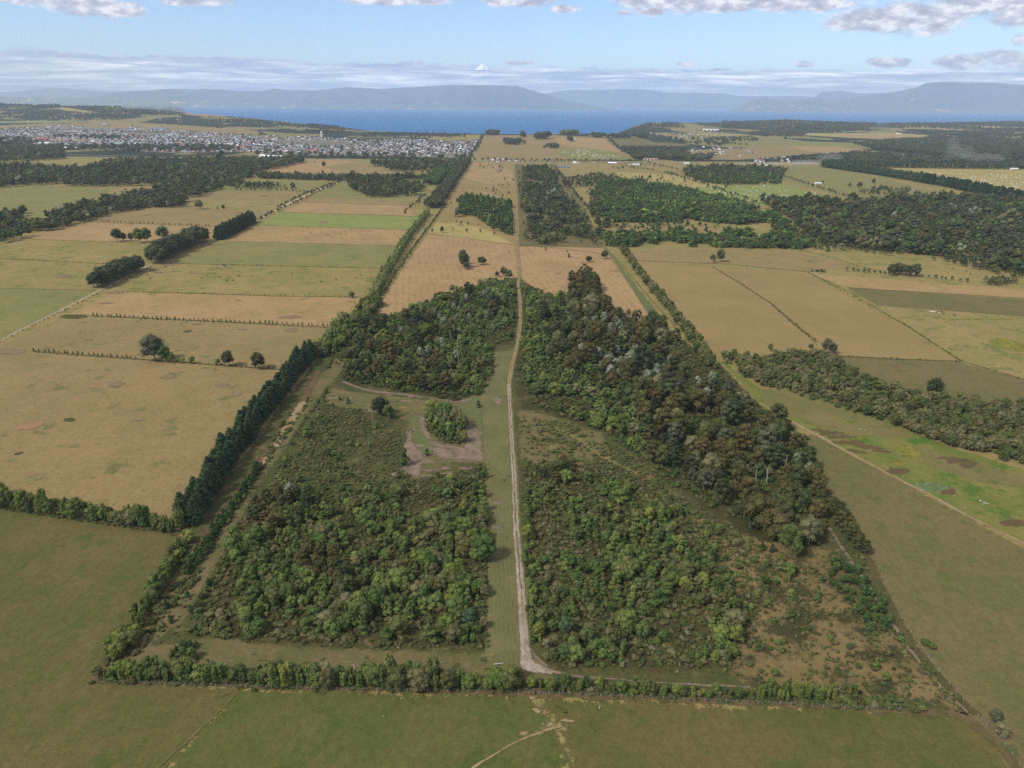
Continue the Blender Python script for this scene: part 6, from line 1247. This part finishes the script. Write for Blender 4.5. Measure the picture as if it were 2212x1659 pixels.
def bale_mesh(mt):
    r = Raw(); k = 14; P = [(-.75, .3), (-.72, .78), (-.6, .88), (0, .92), (.6, .88), (.72, .78), (.75, .3)]
    V = [(x, q * math.cos(j / k * 6.283), .86 + q * math.sin(j / k * 6.283)) for x, q in P for j in range(k)] + [(-.75, 0, .86), (.75, 0, .86)]; F = []
    for i in range(len(P) - 1):
        for j in range(k):
            a, b, c, d = i * k + j, i * k + (j + 1) % k, (i + 1) * k + (j + 1) % k, (i + 1) * k + j; F += [(a, d, c), (a, c, b)]
    n = len(P) * k
    for j in range(k): F += [(n, j, (j + 1) % k), (n + 1, n - k + (j + 1) % k, n - k + j)]
    r.add(V, F); V, F, _, _ = r.get(); return mk_mesh('hay_bale', V, F, [mt], smooth_=True)
BMS = [bale_mesh(b_) for b_ in BALE]
def bales(poly, n, sc_, label, group, seed):
    P = scatter(poly, 14, .9, (60, .42), seed); P = P[np.random.default_rng(seed).permutation(len(P))[:n]]
    for p in P:
        k = random.choices((0, 1, 2), (6, 3, 2))[0]; o = link('hay_bale', BMS[k]); z = float(hgt(*p)) if p[1] > 3000 else .3
        s_ = sc_ * random.uniform(.85, 1.15); o.location = (p[0], p[1], z); o.rotation_euler = (0, 0, random.random() * 6.28); o.scale = (s_,) * 3
        w_ = ('white', 'yellowish', 'pale green')[k]; o['label'] = f'{w_} wrapped hay bale {label}'; o['category'] = 'hay bale'; o['group'] = f'{w_} {group}'
bales([(1525, 412), (1560, 402), (1690, 400), (1800, 428), (1740, 434), (1622, 444), (1540, 436)], 85, 1.35, 'on the green hay field before the dark forest', 'bales on the green hay field', 1)
bales([(1990, 372), (2100, 376), (2212, 378), (2260, 400), (2212, 414), (2100, 398), (2030, 384)], 120, 1.4, 'on the yellow field between the conifer belts', 'bales on the yellow field', 2)
bales([(1205, 325), (1262, 320), (1280, 332), (1340, 335), (1345, 342), (1240, 342)], 80, 1.9, 'on the pale slope of the hill above the highway', 'bales on the hill slope', 3)
# vehicles
def car(x, y, col, label, name='parked_car', L=4.6, H=1.6, rot=1.5, cargo=None, cat='car'):
    o = lone(name, x, y, label, cat); o.rotation_euler = (0, 0, rot); o.location.z += .5; w = .9
    pm = plain('car_paint', col, .35, .5)
    def loft(P, mt, nm):
        V = []; F = []
        for (xx, hw, z0, z1) in P: V += [(xx, -hw, z0), (xx, hw, z0), (xx, hw * .96, z1), (xx, -hw * .96, z1)]
        for i in range(len(P) - 1):
            for j in range(4): a, b = i * 4 + j, i * 4 + (j + 1) % 4; F.append((a, b, b + 4, a + 4))
        F += [(3, 2, 1, 0), tuple(len(V) - 4 + q for q in range(4))]; return link(nm, mk_mesh(nm, V, F, [mt]), o)
    h2 = L / 2
    loft([(-h2, w * .85, .45, .85), (-h2 * .9, w, .35, .95), (h2 * .3, w, .3, .98), (h2 * .92, w * .97, .35, .85), (h2, w * .8, .45, .7)], pm, 'body')
    if cargo: loft([(-h2 * .98, w * 1.15, .9, cargo), (h2 * .35, w * 1.15, .9, cargo)], WM['whitewash'], 'cargo_box'); loft([(h2 * .4, w, .9, cargo * .8), (h2 * .8, w, .9, cargo * .75), (h2 * .95, w * .9, .85, 1.3)], pm, 'cab')
    else: loft([(-h2 * .55, w * .8, .93, 1.0), (-h2 * .4, w * .82, .93, H), (h2 * .1, w * .82, .93, H), (h2 * .42, w * .8, .93, .98)], DARKGLASS, 'cabin')
    for sx_ in (-1, 1):
        for sy_ in (-1, 1):
            r = Raw(); r.tube([(sx_ * h2 * .62, sy_ * (w - .2), .34), (sx_ * h2 * .62, sy_ * (w + .02), .34)], [.36, .36], 12); V, F, _, _ = r.get(); link('wheel', mk_mesh('wheel', V, F, [DARKGLASS]), o)
car(1121, 431, lin(52, 70, 120), 'dark blue car stopped beside the pale track', L=4.8)
car(1285, 351.5, lin(225, 225, 228), 'white lorry on the highway above the low blue roof', 'lorry', 9, 3, 1.62 + 1.57, 3.6, 'lorry'); car(1330, 352, lin(190, 60, 50), 'red-cabbed lorry on the highway beside dark trees', 'lorry', 10, 3, 3.2, 3.8, 'lorry')
car(1790, 358.5, lin(160, 60, 50), 'red lorry at the head of the dust cloud', 'lorry', 10, 3, 3.1, 3.4, 'lorry'); car(1252, 351, lin(220, 220, 220), 'white car on the highway right of the track end', L=4.6, rot=3.2)
# stones and a log
STONE = plain('pale_stone', lin(150, 145, 136), .9, .1, 0, .3, 1.5)
def stone(x, y, s_, label, k, group='pale stones on the wet meadow'):
    rg = np.random.default_rng(k); V = IV * (1 + (rg.random(12) - .5) * .5)[:, None] * np.array([1.2, .8, .6]) * s_ * .75 + [0, 0, s_ * .2]
    c = g1(x, y); o = link('stone', mk_mesh('stone', V, IF, [STONE])); o.location = (*c, .3); o.rotation_euler = (0, 0, k); o['label'] = label; o['category'] = 'stone'; o['group'] = group
for i, (x, y, s_, lb) in enumerate([(2118, 1084, 1.5, 'largest pale stone of the heap on the bright green meadow'), (2126, 1088, 1.3, 'second pale stone in the middle of the meadow heap'), (2133, 1090, 1.1, 'small pale stone at the right end of the meadow heap'), (2122, 1091, .9, 'lowest small stone of the meadow heap'), (1858, 929, 1.3, 'flat pale stone slab beyond the bracken'), (1868, 931, 1.1, 'smaller pale slab right of the flat one'), (2084, 1098, .8, 'single grey stone left of the heap beside the road'), (2061, 1073, .8, 'grey stone by the pale weeds')]): stone(x, y, s_, lb, i + 1)
stone(1295, 1530, .6, 'white stone lying in the near right pasture', 30, 'stones in the near pasture'); stone(829, 1549, .4, 'tiny pale stone in the near left pasture', 31, 'stones in the near pasture')
c = g1(1077, 1437); r = Raw(); r.tube([(-2.2, 0, .2), (-.6, .1, .28), (1.2, -.05, .25), (2.4, .5, .2)], [.3, .26, .2, .1], 8); r.tube([(1.0, 0, .25), (1.7, -.8, .5)], [.12, .05], 6); V, F, _, _ = r.get()
o = link('log', mk_mesh('log', V, F, [PALETRUNK])); o.location = (*c, .5); o.rotation_euler = (0, 0, .15); o['label'] = 'pale fallen log on the grass left of the track foot'; o['category'] = 'log'
POST = plain('weathered_post', lin(160, 146, 124), .9, .1, 0, .2, 2); WIRE = plain('fence_wire', lin(130, 130, 128), .5, .4)
def fence(pts, gap, label, hp=1.4):
    w = G([p[0] for p in pts], [p[1] for p in pts]); o = D.objects.new('wire_fence', None); COL.objects.link(o); o.location = (w[0][0], w[0][1], .4); o['label'] = label; o['category'] = 'fence'
    P = []
    for i in range(len(w) - 1):
        L = np.linalg.norm(w[i + 1] - w[i]); k = max(1, round(L / gap)); P += [w[i] + (w[i + 1] - w[i]) * j / k for j in range(k)]
    P.append(w[-1]); P = np.array(P) - w[0]; r = Raw(); r.tube([(0, 0, -.5), (0, 0, hp)], [.12, .1], 5); V, F, _, _ = r.get(); pm = mk_mesh('post', V, F, [POST])
    for p in P[:99]: q = link('post', pm, o); q.location = (p[0], p[1], 0); q.rotation_euler = (random.gauss(0, .04), random.gauss(0, .04), 0)
    for hz in (.5, .85, 1.2):
        r = Raw(); r.tube([(p[0], p[1], hz) for p in P], [.012] * len(P), 3); V, F, _, _ = r.get(); link('wire', mk_mesh('wire', V, F, [WIRE]), o)
fence([(204, 1474), (620, 1489), (1120, 1498), (1500, 1514), (1990, 1538)], 4.1, 'low wire fence with pale posts in front of the near hedge')
fence([(1895, 1218), (1975, 1380), (2050, 1480), (2112, 1548)], 4, 'wire fence with thin posts along the right-hand boundary'); fence([(2112, 1548), (2170, 1610), (2235, 1700)], 4, 'wire fence running off at the lower right corner')
# dust raised by traffic
def dust(x, y, w, d, h, dens_, seed):
    rg = np.random.default_rng(seed); c = g1(x, y); z0 = float(hgt(*c)); n, m_ = 28, 14; V = []
    for i in range(m_ + 1):
        for j in range(n):
            th = i / m_ * math.pi; ph = j / n * 6.283; k = .7 + .6 * float(fbm(np.array(math.cos(ph) * 1.7 + seed + th), np.array(math.sin(ph) * 1.7 + th * 1.3), 3, seed))
            V.append((c[0] + w * k * math.sin(th) * math.cos(ph), c[1] + d * k * math.sin(th) * math.sin(ph), z0 + h * .55 + h * .5 * k * math.cos(th)))
    F = [(i * n + j, (i + 1) * n + j, (i + 1) * n + (j + 1) % n, i * n + (j + 1) % n) for i in range(m_) for j in range(n)]
    m, tt = newmat('dust'); v = tt.node('ShaderNodeVolumePrincipled'); v.inputs['Color'].default_value = (.92, .9, .88, 1); v.inputs['Density'].default_value = dens_
    o = tt.node('ShaderNodeOutputMaterial'); tt.l.new(v.outputs[0], o.inputs['Volume'])
    link('dust_cloud', mk_mesh('dust_cloud', V, F, [m]), kind='stuff')
dust(1740, 357, 70, 30, 22, .006, 1); dust(1790, 354, 55, 30, 46, .003, 2); dust(2068, 350, 60, 40, 70, .0016, 3); dust(2120, 352, 110, 50, 40, .0016, 4); dust(1660, 357, 130, 30, 12, .005, 5); dust(2055, 330, 30, 30, 80, .0018, 6)
